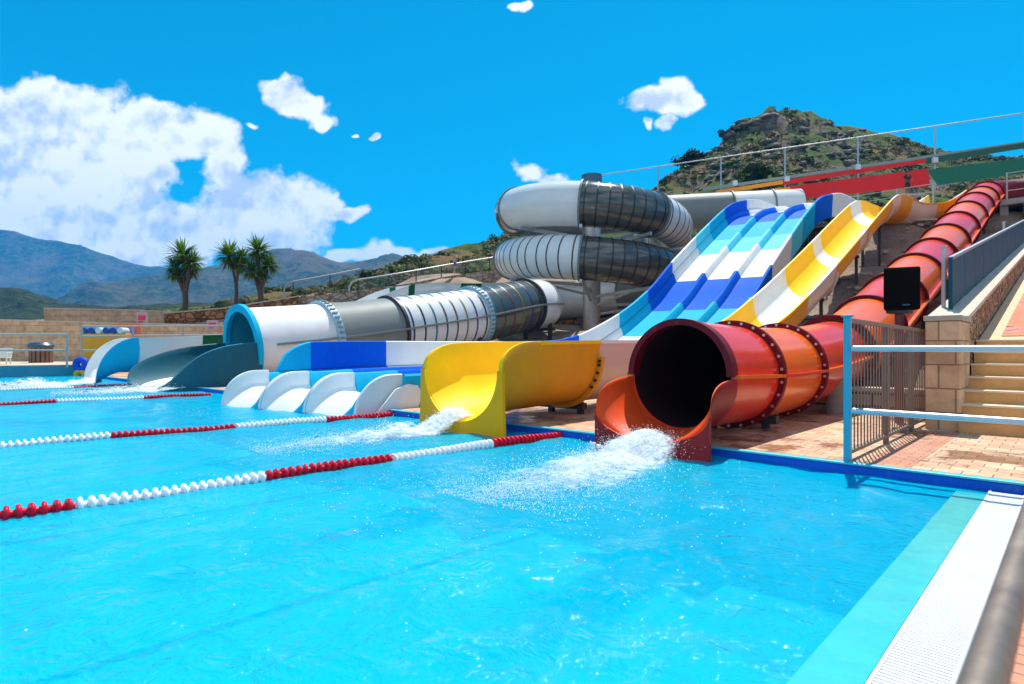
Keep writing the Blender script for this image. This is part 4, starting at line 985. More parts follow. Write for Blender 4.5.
def left_side(wall):
    sb=block_mat('tan_block_wall',(.5,.31,.17),(.62,.42,.25),(.3,.19,.11),.9,.42,'xz',.012,.8)
    pale=M('tan_coping',(.5,.4,.3),.85,.2,3)
    A=[at(-120,366,41),at(0,366,40.5),at(120,366,40),at(310,366,37.5)]
    wall('block_wall',[(p.x,p.y,0) for p in A],.2,[at(-120,320,41).z,at(0,320.5,40.5).z,at(120,324,40).z,at(310,328,37.5).z],.4,'long tan block wall behind the left pool deck',sb,pale)
    A=[at(46,330,44),at(140,330,44),at(175,330,43.5)]
    wall('block_wall',[(p.x,p.y,0) for p in A],1.5,[at(46,309,44).z,at(140,311,44).z,at(175,313,43.5).z],.4,'upper tan block wall set back behind the long one',sb,pale)
    rb=stone_mat('red_earth_wall',[(.2,.06,.025),(.42,.16,.05),(.5,.22,.08),(.3,.1,.04)],(.06,.025,.015),1.9,3)
    A=[at(166,330,43),at(225,330,43),at(300,330,44)]
    wall('rubble_wall',[(p.x,p.y,0) for p in A],1.5,[at(166,314,43).z,at(225,309,43).z,at(300,297,44).z],.5,'reddish rubble bank wall under the palms',rb,pale)
    # railings
    rl=M('painted_rail_greygreen',(.32,.37,.36),.5,.1,3)
    def rail(lab,a,b,hs,n,Y):
        t=thing('deck_railing',lab,'railing',at(a[0],a[1],Y[0]))
        for h in hs:
            bb=MB(); p,q=at(a[0],a[1],Y[0]),at(b[0],b[1],Y[1]); bb.tube([p+Vector((0,0,h)),q+Vector((0,0,h))],.045,8); bb.build('rail',rl,t,60)
        for k in range(n):
            f=k/(n-1); p=at(a[0],a[1],Y[0]).lerp(at(b[0],b[1],Y[1]),f); bb=MB(); bb.beam(p,p+Vector((0,0,max(hs))),.08,.08); bb.build('post',rl,t,0)
    rail('two bar grey railing along the far left pool edge',(-90,368,28.5),(67,367.5,29.5),(.85,1.62),3,(28.5,29.5))
    rail('long grey railing standing behind the white flume',(82,366,31),(232,364,32),(.8,1.55,2.05),4,(31,32))
    # bin
    c=at(41,363.5,35.5)
    t=thing('waste_bin','slatted wooden waste bin with dark blue lid against the tan wall','bin',c)
    b=MB(); b.lathe([(0,0),(.5,0),(.54,.95),(0,.95)],c,'Z',16); b.build('drum',M('bin_core',(.05,.03,.02),.8),t,40)
    wd=M('bin_wood',(.2,.09,.045),.7,.3,3)
    for k in range(16):
        a=2*math.pi*k/16; p=c+Vector((math.cos(a)*.55,math.sin(a)*.55,.5)); b=MB(); b.box(p,(.05,.16,.92),a); b.build('slat',wd,t,0)
    b=MB(); b.lathe([(0,.98),(.66,.98),(.66,1.08),(.5,1.24),(0,1.28)],c,'Z',20); b.build('lid',M('bin_lid',(.015,.06,.11),.4),t,40)
    # chair at the frame edge
    c=at(3,366.5,31)
    t=thing('plastic_chair','white plastic chair cut off by the left edge on the raised deck','chair',c)
    wp=plastic('chair_plastic',(.68,.66,.6),.4)
    fx=Matrix.Rotation(TH+R(20),3,'Z')
    def q(x,y,z): return c+fx@Vector((x,y,z))
    def bxx(name,x0,x1,y0,y1,z0,z1,top=0):
        b=MB(); b.rings([[q(x0,y0,z0),q(x1,y0,z0),q(x1,y1,z0),q(x0,y1,z0)],[q(x0,y0+top,z1),q(x1,y0+top,z1),q(x1,y1+top,z1),q(x0,y1+top,z1)]],True,True); b.build(name,wp,t,0,.015)
    bxx('seat',-.28,.28,-.28,.26,.44,.49); bxx('backrest',-.27,.27,.24,.29,.49,.95,.14)
    for x in(-.26,.2):
        for y in(-.26,.2): bxx('leg',x,x+.06,y,y+.06,.0,.44)
        bxx('armrest',x-.01,x+.07,-.28,.3,.68,.72); bxx('arm_post',x,x+.06,-.27,-.2,.49,.68)
    # yellow play board with blue mats
    c=at(106,352,33.5)
    t=thing('mat_rack','yellow rack holding blue and white rolled slide mats behind the white flume','rack',at(106,366,33.5))
    fx2=Matrix.Rotation(TH,3,'Z')
    b=MB(); b.box(c+Vector((0,0,.2)),(2.5,.5,1.7),TH); b.build('cabinet',plastic('rack_yellow',(.55,.3,.02)),t,0,.03)
    for k in range(6):
        p=c+fx2@Vector((-1.0+k*.4,-.05,1.19)); b=MB(); b.tube([p-fx2@Vector((0,.3,0)),p+fx2@Vector((0,.3,0))],.17,12); b.build('rolled_mat',plastic('mat_blue' if k in(0,1,3,4) else 'mat_pale',(.01,.07,.3) if k in(0,1,3,4) else (.45,.6,.7)),t,50)
    # blue and yellow inflatable figure-like swim rings
    c=at(80,386,28.8)
    for k,(z,col,lab) in enumerate(((.28,(.7,.42,.01),'yellow swim ring at the bottom of a pile by the railing end'),)): pass
    c=at(81,381,30.0)
    for k,(r,dz,mt,lab) in enumerate(((.2,.3,plastic('ring_yellow',(.7,.42,.02)),'yellow swim ring leaning below the blue one by the railing'),(.24,.82,plastic('ring_blue',(.008,.07,.5)),'blue swim ring hung on the railing end above the yellow one'))):
        b=MB(); rr=[]
        for i in range(24):
            a=2*math.pi*i/24; cx,cz=math.cos(a)*r,math.sin(a)*r
            ring=[]
            for j in range(10):
                g=2*math.pi*j/10; rad=r+.16*math.cos(g); ring.append(c+fx2@Vector((math.cos(a)*rad,.16*math.sin(g),math.sin(a)*rad+dz)))
            rr.append(ring)
        b.rings(rr+[rr[0]],True,False); o=b.build('swim_ring',mt,None,180); tag(o,lab,'swim ring')
    # notice boards
    def board(px,py,w,h,Y,cols,lab,post=False):
        c=at(px,py,Y); t=thing('notice_board',lab,'sign',c)
        b=MB(); b.box(c,(w,.05,h),TH); b.build('panel',cols[0],t,0,.008)
        n=Vector((S_,-C_,0))*.032
        for (dx,dz,ww,hh,ci) in((0,.02,w*.7,h*.4,1),(-.12*w,-.3*h,w*.5,h*.12,2)):
            b=MB(); b.box(c+n+Vector((C_*dx,S_*dx,dz)),(ww,.012,hh),TH); b.build('print_block',cols[ci],t,0)
    pk=M('sign_pinkwhite',(.45,.3,.31),.6); rdm=M('sign_red',(.6,.02,.08),.5); og=M('sign_orange',(.6,.12,.02),.6); pr=M('sign_purple',(.25,.12,.35),.5)
    board(142,318,.7,.8,39.6,[pk,rdm,rdm],'small pink and white notice with a red mark on the tan wall')
    board(212.5,325,.7,.62,38.2,[pk,rdm,pr],'small pink notice with red print near the cyan tube mouth')
    board(127,331,1.7,.95,37.5,[og,pr,pk],'orange notice panel with a pale purple print behind the rail')
# ================================================================== HILLS
def hill_mat(name,greens,rock,soil,sc=1.,rockz=None):
    m=bpy.data.materials.new(name); t,n,l=nt(m); b=n['Principled BSDF']; b.inputs['Roughness'].default_value=.95; b.inputs['Specular IOR Level'].default_value=.15
    v=tcoord(n,l); f1=noise(n,l,v,.06*sc,7,.65); f2=noise(n,l,v,.5*sc,6,.7); f3=noise(n,l,v,.022*sc,4,.6)
    g=ramp(n,f2,l,[(.3,greens[0]),(.48,greens[1]),(.62,greens[2])])
    c=mixc(n,l,ramp(n,f1,l,[(.49,(0,0,0)),(.6,(1,1,1))]),g,soil)
    ge=n.new('ShaderNodeNewGeometry'); sp=n.new('ShaderNodeSeparateXYZ'); l.new(ge.outputs['Normal'],sp.inputs[0])
    if rock:
        ad=n.new('ShaderNodeMath'); ad.operation='MULTIPLY_ADD'; l.new(f1,ad.inputs[0]); ad.inputs[1].default_value=-.9; l.new(sp.outputs[2],ad.inputs[2])
        rk=ramp(n,f2,l,[(.35,rock[0]),(.6,rock[1])])
        c=mixc(n,l,ramp(n,ad.outputs[0],l,[(.18,(1,1,1)),(.32,(0,0,0))]),c,rk)
    l.new(c,b.inputs['Base Color']); bumpn(n,l,b,f2,1.,.8/sc); return m
def polar_hill(name,sky,near_z,mat,px0,px1,dpx,rows,rough,pw=1.15,back=True,seed=0,crag=None):
    """heightfield with its own distance: sky=[(px,py,Ynear,Yfar)]"""
    b=MB(); cols=[]; px=px0; vs={}
    tabp=Smooth1D([(a,p) for a,p,_,_ in sky]) ; tn=[(a,y) for a,_,y,_ in sky]; tf=[(a,y) for a,_,_,y in sky]
    P=[]
    while px<=px1: P.append(px); px+=dpx
    nb=4 if back else 0
    pts=[]
    for i,px in enumerate(P):
        pyS=tabp(px); Y0=interp(tn,px);Y1=interp(tf,px); zs=CH+(HX-pyS)/F*Y1; z0=near_z
        col=[]
        for j in range(rows+nb+1):
            t=j/rows
            Y=Y0+(Y1-Y0)*t
            k=(px-512)/F; w=at(px,HX,Y)
            if t<=1: z=z0+(zs-z0)*(t**pw)
            else: z=zs-(zs-z0)*(t-1)*1.2-(t-1)*Y1*.05
            nz=fbm(w.x/(rough[0]),w.y/(rough[0]),seed,6)
            z+=nz*rough[1]*min(1,t*3)*(1. if t<.97 else .35)
            if crag: z+=crag(px,t,w)
            col.append(Vector((w.x,w.y,z)))
        pts.append(col)
    b.rings(pts,False,False)
    o=b.build(name,mat,None,180,fixn=False); struct(o); return pts
def leaf_clump(b,c,r,n,size,rng,squash=.75,mi=0):
    for _ in range(n):
        d=Vector((rng.gauss(0,1),rng.gauss(0,1),abs(rng.gauss(0,1))*.9+.05)).normalized()*r*rng.uniform(.55,1.05); d.z*=squash
        p=c+d; nrm=(d+Vector((rng.uniform(-1,1),rng.uniform(-1,1),rng.uniform(-.2,1)))*r*.6).normalized()
        a=nrm.orthogonal().normalized(); a.rotate(Matrix.Rotation(rng.random()*6.28,3,nrm)); bb=nrm.cross(a); s=size*rng.uniform(.6,1.3)
        b.add([p-a*s,p-bb*s*.55,p+a*s,p+bb*s*.55],[(0,1,2,3)],mi)
def leaf_mat(name,c1,c2,tl=.25):
    m=bpy.data.materials.new(name); t,n,l=nt(m); b=n['Principled BSDF']; b.inputs['Roughness'].default_value=.7; b.inputs['Specular IOR Level'].default_value=.25
    v=tcoord(n,l); f=noise(n,l,v,.8,5,.7); c=ramp(n,f,l,[(.35,c1),(.65,c2)]); l.new(c,b.inputs['Base Color'])
    out=[q for q in n if q.type=='OUTPUT_MATERIAL'][0]; x=n.new('ShaderNodeMixShader'); x.inputs[0].default_value=tl; t2=n.new('ShaderNodeBsdfTranslucent'); l.new(c,t2.inputs['Color'])
    l.new(b.outputs[0],x.inputs[1]); l.new(t2.outputs[0],x.inputs[2]); l.new(x.outputs[0],out.inputs['Surface']); return m
def scenery():
    rng=random.Random(3)
    # far mountains
    hm=hill_mat('far_mountain_scrub',[(.008,.02,.012),(.03,.05,.022),(.09,.09,.045)],[(.06,.06,.05),(.16,.14,.11)],(.1,.08,.045),.08)
    polar_hill('mountain_far',[(-700,235,2000,3000),(-300,225,2000,3000),(-80,232,2000,3000),(0,230,2000,3000),(28,236,2000,3000),(60,239,2000,3000),(76,245,2000,3000),(110,257,2000,3000),(150,266,2000,3000),(200,274,2000,3000),(260,282,2000,3000),(420,292,2000,3000)],-6,hm,-700,420,5,60,(260,60),1.35,seed=2)
    polar_hill('mountain_middle',[(-700,300,900,1500),(-200,296,900,1500),(0,292,900,1500),(50,297,900,1500),(100,284,900,1500),(150,276,900,1600),(200,268,900,1700),(240,258,900,1800),(275,254,900,1800),(305,252,900,1800),(325,257,900,1800),(342,262,900,1800),(365,259,900,1800),(385,257,900,1800),(420,258,900,1800),(520,250,900,1800),(700,250,900,1800),(1000,230,900,1800),(1500,230,900,1800)],-6,hm,-700,1500,6,60,(150,30),1.2,seed=5)
    hm2=hill_mat('foothill_scrub',[(.008,.018,.008),(.016,.03,.01),(.04,.05,.018)],None,(.06,.055,.03),.15)
    fp=polar_hill('foothill',[(-700,300,200,500),(-200,280,200,500),(0,287,200,500),(40,295,200,480),(70,303,200,460),(120,306,180,420),(200,303,150,380),(300,297,150,350),(420,300,150,350)],-6,hm2,-700,420,5,36,(40,5),1.1,seed=8)
    # near rocky hill and scrub ridge
    hh=hill_mat('hill_scrub',[(.016,.034,.006),(.04,.075,.012),(.09,.115,.02)],[(.05,.042,.035),(.2,.165,.125)],(.17,.095,.04),1.)
    def crag(px,t,w):
        k=max(0,1-abs(px-775)/120)*max(0,min(1,(t-.5)*3))
        return k*(7.5*abs(NZ.noise(Vector((w.x*.09,w.y*.09,1))))+2.5*NZ.noise(Vector((w.x*.3,w.y*.3,2))))-k*2.2
    hp=polar_hill('hill',[(150,309,50,58),(230,303,50,64),(270,296,50,68),(310,287,50,72),(350,276,51,78),(400,262,54,85),(450,249,56,95),(500,237,58,105),(540,228,58,112),(590,216,58,120),(640,195,58,128),(668,176,58,132),(700,157,58,138),(722,140,58,142),(740,122,58,145),(762,110,58,148),(790,105,58,150),(815,111,58,150),(850,124,58,150),(890,134,58,148),(930,146,56,146),(980,157,54,142),(1024,156,52,138),(1150,150,52,138),(1300,165,52,130)],3,hh,150,1300,4,70,(14,2.2),1.05,seed=11,crag=crag)
    # scrub: leafy clumps all over the near hill (uncountable)
    lm=leaf_mat('scrub_leaves',(.02,.042,.006),(.065,.095,.014)); lm2=leaf_mat('dry_scrub',(.09,.07,.03),(.2,.15,.07)); lm3=leaf_mat('bright_scrub',(.05,.09,.012),(.13,.17,.03))
    b=MB(); nn=len(hp)
    for k in range(9000):
        i=rng.randrange(nn); j=int(70*(rng.random()**.8)); p=hp[i][min(j,70)]
        X,Y=camXY(p.x,p.y)
        if fbm(p.x*.06,p.y*.06,9,4)<-.15: continue
        px=512+F*X/Y
        if 690<px<860 and j>48 and rng.random()<.45: continue
        big=rng.random()<.12
        r=rng.uniform(.35,.8)*(Y/80)**.5*(1.9 if big else 1)
        leaf_clump(b,p+Vector((0,0,-.1*r)),r,26 if not big else 60,r*.28,rng,.7,rng.choices([0,1,2],[.6,.22,.18])[0])
    for k in range(420):   # grass line along the block walls at the left
        i=rng.randrange(0,42); p=at(rng.uniform(40,330),HX,rng.uniform(45,57)); p.z=max(ground(p.x,p.y),2.5); r=rng.uniform(.3,.75)
        leaf_clump(b,p,r,24,r*.28,rng,.8,rng.choices([0,1,2],[.35,.5,.15])[0])
    o=b.build('scrub',[lm,lm2,lm3],None,0,fixn=False); tag(o,'green and dry brown scrub covering the hillside','scrub',None,'stuff')
    b=MB()
    for k in range(700):
        i=rng.randrange(0,nn); j=int(70*rng.random()); p=fp[min(i,len(fp)-1)][min(34,j//2)]; r=rng.uniform(1,2.6)
        leaf_clump(b,p,r,22,r*.3,rng,.7,rng.choices([0,1],[.85,.15])[0])
    o=b.build('scrub',[lm,lm2],None,0,fixn=False); tag(o,'dark scrub dotted over the low foothill at the left','scrub',None,'stuff')
    # boulders and outcrops
    import bmesh
    rk=M('limestone',(.16,.135,.11),.95,.55,.5,.9,1.5)
    ic=bmesh.new(); bmesh.ops.create_icosphere(ic,subdivisions=2,radius=1); iv=[v.co.copy() for v in ic.verts]; fi=[[v.index for v in f.verts] for f in ic.faces]; ic.free()
    b=MB()
    def rock(p,r,sq):
        q=Vector((rng.random()*90,rng.random()*90,0)); a=rng.random()*6.28
        vs=[]
        for v in iv:
            k=1+.55*NZ.noise(v*1.1+q)+.3*NZ.noise(v*2.6+q); w=Vector((v.x*1.3,v.y,v.z*sq))*r*k
            w=Vector((round(w.x/(r*.3))*r*.3*.5+w.x*.5,round(w.y/(r*.3))*r*.3*.5+w.y*.5,round(w.z/(r*.3))*r*.3*.5+w.z*.5))
            w.rotate(Matrix.Rotation(a,3,'Z')); vs.append(p+w)
        b.add(vs,fi)
    for k in range(2600):
        i=rng.randrange(nn); px=150+4*i; j=int(70*rng.random()); p=hp[i][j]
        core=690<px<870 and j>42
        if not core and (rng.random()<.8 or px<560): continue
        rock(p,rng.uniform(.3,.85)*(1.7 if core and rng.random()<.25 else 1),rng.uniform(.4,.75))
    for px,j,r in((792,70,1.9),(784,70,1.3),(742,66,2.6),(755,60,3),(725,62,2.2),(770,58,2.6),(790,60,3.2),(805,62,2.4),(716,58,2.4),(700,64,1.8),(735,56,2.6),(760,52,2.6),(690,60,1.8)):
        rock(hp[int((px-150)/4)][j]-Vector((0,0,r*.25)),r*.55,.6)
    o=b.build('rocks',rk,None,25,fixn=False); tag(o,'grey limestone boulders and outcrops crowning the hill','rocks',None,'stuff')
    # loose stones on the slope between slides
    b=MB()
    for k in range(900):
        x,y=rng.uniform(-16,-2.2),rng.uniform(14.5,37); rock(Vector((x,y,ground(x,y))),rng.uniform(.03,.12),.7)
    o=b.build('loose_stones',M('pale_stone',(.42,.35,.28),.95,.3,2),None,25,fixn=False); tag(o,'pale loose stones on the slope between the slides','stones',None,'stuff')
    # single bushes that stand out
    def bush(lab,p,r,dark=0,n=14):
        t=thing('bush',lab,'bush',p)
        b=MB(); 
        for k in range(4):
            a=rng.random()*6.28; b.tube([p-Vector((0,0,.3)),p+Vector((math.cos(a)*r*.3,math.sin(a)*r*.3,r*.7))],[.09*r,.04*r],5)
        b.build('stems',M('bark',(.07,.05,.035),.9,.2,5),t,60)
        b=MB()
        for k in range(n):
            c=p+Vector((rng.gauss(0,.42)*r,rng.gauss(0,.42)*r,r*rng.uniform(.35,1.05))); leaf_clump(b,c,r*rng.uniform(.3,.5),110,r*.085,rng,.9,0 if rng.random()<.8 else 1)
        b.build('foliage',[lm,lm3] if not dark else [leaf_mat('dark_leaves',(.01,.02,.006),(.03,.045,.012)),lm],t,0,fixn=False)
    def hpnt(px,f): 
        i=int((px-150)/4); return hp[i][int(70*f)].copy()
    bush('dark round shrub leaning out of the left skyline of the rocky hill',hpnt(692,.97)+Vector((0,0,-2.2)),3.6,1,26)
    bush('small dark shrub on the left shoulder of the rocky summit',hpnt(727,.97),2.4,1,10)
    bush('broad olive shrub low on the hill behind the fence',hpnt(758,.42),3.4,0,22)
    bush('low olive shrub behind the red banner',hpnt(880,.5),2.6,0,14)
    return hp,lm,lm2,lm3
# ================================================================== PALMS
def yucca(lab,base,heads,trunk_r):
    """spiky dracaena-like palm: forked trunk, each head a ball of sword leaves"""
    rng=random.Random(int(base.x*10)); t=thing('palm_tree',lab,'palm tree',base,'palms on the wall')
    tm=M('palm_bark',(.09,.06,.04),.95,.35,6,.9,14)
    lg=leaf_mat('palm_leaf',(.05,.13,.015),(.15,.26,.03),.4) if 'palm_leaf' not in bpy.data.materials else bpy.data.materials['palm_leaf']
    ld=leaf_mat('palm_leaf_dry',(.13,.09,.03),(.22,.16,.06)) if 'palm_leaf_dry' not in bpy.data.materials else bpy.data.materials['palm_leaf_dry']
    fork=base+Vector((0,0,min(h[2] for h in heads)*.62))
    b=MB(); b.tube([base-Vector((0,0,.4)),base+Vector((.03,0,.6)),base.lerp(fork,.6)+Vector((.06,.03,0)),fork],[trunk_r*1.,trunk_r*.78,trunk_r*.68,trunk_r*.62],12)
    for (dx,dd,h,r) in heads:
        top=base+Vector((C_*dx-S_*dd,S_*dx+C_*dd,h)); b.tube([fork-Vector((0,0,.2)),fork.lerp(top,.5)+Vector((0,0,.06)),top],[trunk_r*.55,trunk_r*.42,trunk_r*.36],10)
    b.build('trunk',tm,t,60)
    b=MB()
    for (dx,dd,h,r) in heads:
        top=base+Vector((C_*dx-S_*dd,S_*dx+C_*dd,h))
        for k in range(190):
            z=rng.uniform(-.85,1); a=rng.random()*6.283; s=math.sqrt(max(0,1-z*z)); d=Vector((s*math.cos(a),s*math.sin(a),z)).normalized()
            L=r*rng.uniform(.85,1.3)*(1 if z>-.3 else .8); w=.05*r/.9*rng.uniform(.8,1.2)
            sd=d.cross(Vector((0,0,1))); sd=sd.normalized() if sd.length>.05 else Vector((1,0,0)); nn=sd.cross(d)
            droop=.16*L*(1-abs(z)*.5)
            p0=top+d*.08; p1=top+d*L*.5; p2=top+d*L-Vector((0,0,droop))
            mi=1 if z<-.55 and rng.random()<.5 else 0
            b.add([p0-sd*w*.5,p0+sd*w*.5,p1+sd*w+nn*w*.25,p1-sd*w+nn*w*.25,p2],[(0,1,2,3),(3,2,4)],mi)
    b.build('crown',[lg,ld],t,0,fixn=False)
def palms():
    b1=at(185,318,44); yucca('stout palm with spiky round crown standing alone on the reddish wall',b1,[(-.15,0,4.55,1.35),(-.75,.1,3.75,1.05),(.65,-.2,4.0,1.15),(.25,.4,3.4,.9),(-.55,-.3,3.1,.8)],.3)
    b2=at(236,310,45); yucca('slender palm with a single spiky head in the middle of the three',b2,[(-.5,0,4.0,1.35),(.2,.2,3.4,1.0),(.55,-.2,3.9,.9)],.2)
    b3=at(260,311,43.5); yucca('tallest palm of the three with two stacked spiky heads nearest the cyan tube mouth',b3,[(-.15,0,4.35,1.25),(.55,.1,3.3,1.05),(-.55,-.2,2.9,1.0),(.3,-.3,2.5,.8)],.3)
    # small leafy bush behind the palms
# ================================================================== PEOPLE
def skin_body(name,verts,edges,radii,mat,parent,root=0,sub=2):
    me=bpy.data.meshes.new(name); me.from_pydata([Vector(v) for v in verts],edges,[])
    o=bpy.data.objects.new(name,me); COL.objects.link(o)
    sk=o.modifiers.new('s','SKIN'); sk.use_smooth_shade=True
    su=o.modifiers.new('u','SUBSURF'); su.levels=sub; su.render_levels=sub
    lay=me.skin_vertices[0].data
    for i,r in enumerate(radii):
        rr=r if isinstance(r,tuple) else (r,r); lay[i].radius=rr
        lay[i].use_root=(i==root)
    dg=bpy.context.evaluated_depsgraph_get(); ev=o.evaluated_get(dg); nm=bpy.data.meshes.new_from_object(ev)
    bpy.data.objects.remove(o); bpy.data.meshes.remove(me)
    nm.materials.clear(); nm.materials.append(mat); nm.name=name
    for p in nm.polygons: p.use_smooth=True
    o=bpy.data.objects.new(name,nm); COL.objects.link(o); o.parent=parent
    return o
def person(lab,base,rz,pose,skin,top,bottom,hair,shirt=True):
    """standing adult: pelvis-rooted skin skeleton; pose supplies hand/elbow points"""
    t=thing('person',lab,'person',base); t.rotation_euler=(0,0,rz)
    P=dict(pel=(0,0,.95),wai=(0,.01,1.1),che=(0,.0,1.32),nk0=(0,.01,1.46),nk=(0,0,1.54),hd=(0,-.015,1.62),hd2=(0,-.02,1.73),
           sL=(-.18,0,1.42),sR=(.18,0,1.42),eL=pose['eL'],eR=pose['eR'],hL=pose['hL'],hR=pose['hR'],
           lL=(-.1,0,.9),lR=(.1,0,.9),kL=pose['kL'],kR=pose['kR'],aL=pose['aL'],aR=pose['aR'],tL=tuple(Vector(pose['aL'])+Vector((-.02,-.17,-.05))),tR=tuple(Vector(pose['aR'])+Vector((.02,-.17,-.05))))
    keys=list(P); ix={k:i for i,k in enumerate(keys)}
    for side in('L','R'):   # five fingers as short chains
        h=Vector(P['h'+side]); e=Vector(P['e'+side]); d=(h-e).normalized(); s=d.orthogonal().normalized()
        for q in range(5):
            k='f%s%d'%(side,q); L=(.055,.09,.1,.095,.075)[q]; P[k]=tuple(h+d*(L if q else .03)+s*((q-2.5)*.02 if q else .06)); keys.append(k); ix[k]=len(keys)-1
    E=[('pel','wai'),('wai','che'),('che','nk0'),('nk0','nk'),('nk','hd'),('hd','hd2'),('che','sL'),('che','sR'),('sL','eL'),('sR','eR'),('eL','hL'),('eR','hR'),('pel','lL'),('pel','lR'),('lL','kL'),('lR','kR'),('kL','aL'),('kR','aR'),('aL','tL'),('aR','tR')]+[('h'+s,'f%s%d'%(s,q)) for s in'LR' for q in range(5)]
    rad=dict(pel=(.15,.11),wai=(.14,.1),che=(.165,.11),nk0=(.07,.065),nk=.055,hd=(.075,.09),hd2=(.07,.085),sL=.06,sR=.06,eL=.043,eR=.043,hL=.03,hR=.03,lL=.088,lR=.088,kL=.058,kR=.058,aL=.04,aR=.04,tL=(.04,.025),tR=(.04,.025))
    body=skin_body('body',[P[k] for k in keys],[(ix[a],ix[b]) for a,b in E],[rad.get(k,.009) for k in keys],skin,t)
    # face: nose, eyes, ears as small features of the head kept in one child each
    b=MB(); b.lathe([(0,-.0),(.098,.0),(.108,.04),(.1,.09),(.06,.13),(0,.145)],(0,.012,1.655),'Z',16); 
    h=b.build0('hair',hair,t); 
    for s in(-1,1):
        b=MB(); b.lathe([(0,-.006),(.012,0),(0,.006)],(s*.032,-.098,1.675),'Y',8); b.build0('eye',M('eye_dark',(.01,.01,.012),.3),t)
    if shirt:
        k2=['pel','wai','che','nk0','sL','sR','mL','mR']; Q=dict(P); Q['mL']=tuple(Vector(P['sL']).lerp(Vector(P['eL']),.65)); Q['mR']=tuple(Vector(P['sR']).lerp(Vector(P['eR']),.65))
        skin_body('shirt',[Q[k] for k in k2],[(0,1),(1,2),(2,3),(2,4),(2,5),(4,6),(5,7)],[(.17,.13),(.16,.12),(.185,.13),(.085,.08),.078,.078,.07,.07],top,t)
    k3=['pel','lL','lR','mL','mR','wai']; Q=dict(P); Q['mL']=tuple(Vector(P['lL']).lerp(Vector(P['kL']),.85)); Q['mR']=tuple(Vector(P['lR']).lerp(Vector(P['kR']),.85)); Q['wai']=(0,.01,1.03)
    skin_body('shorts',[Q[k] for k in k3],[(0,1),(0,2),(1,3),(2,4),(0,5)],[(.17,.13),.108,.108,.095,.095,(.16,.12)],bottom,t)
    return t
def _build0(s,name,mat,parent):
    me=bpy.data.meshes.new(name); me.from_pydata(s.v,[],s.f); me.materials.append(mat)
    for p in me.polygons: p.use_smooth=True
    o=bpy.data.objects.new(name,me); COL.objects.link(o); o.parent=parent; return o
MB.build0=_build0
def people():
    sk=M('skin_tan',(.6,.32,.22),.55,.06,4); sk2=M('skin_brown',(.22,.1,.06),.55,.06,4)
    hair=M('hair_dark',(.02,.013,.01),.6); 
    p=at(455,273.5,49.2)
    person('distant bare chested person in blue shorts by the hillside railing, one hand raised',p,TH+R(60),
        dict(eL=(-.3,.08,1.2),hL=(-.3,-.1,1.02),eR=(.36,-.06,1.52),hR=(.16,-.1,1.66),kL=(-.11,-.1,.5),kR=(.11,.06,.5),aL=(-.1,.02,.07),aR=(.11,.26,.12)),sk,None,M('shorts_blue',(.05,.12,.3),.8,.1,5),hair,False)
    q=FL(907.5,194,-1.6); 
    person('person in a dark red top standing before the red banner above the slides',q-Vector((0,0,.1)),TH+R(5),
        dict(eL=(-.29,.05,1.15),hL=(-.2,-.16,1.05),eR=(.29,.05,1.15),hR=(.2,-.16,1.05),kL=(-.1,-.02,.5),kR=(.1,-.02,.5),aL=(-.11,.0,.07),aR=(.11,.0,.07)),sk2,M('shirt_dark_red',(.08,.005,.006),.8,.1,5),M('shorts_black',(.015,.015,.02),.8),hair)
    # boards they stand on
    c=q-Vector((0,0,.17)); o=box_obj('lifeguard_stand',c,(1.6,1.2,.12),M('deck_concrete',(.42,.38,.33),.85),None,TH,.01)
    t=thing('lifeguard_platform','small raised lookout platform under the person by the red banner','platform',c)
    o.name='floor_slab'; o.parent=t; o.location=(0,0,0)
    for v in o.data.vertices: v.co-=c
    for dx in(-.7,.7):
        for dy in(-.5,.5):
            pp=c+Vector((C_*dx-S_*dy,S_*dx+C_*dy,-.06)); b=MB(); b.beam(pp,pp-Vector((0,0,3)),.1,.1); b.build('post',steel,t,0)
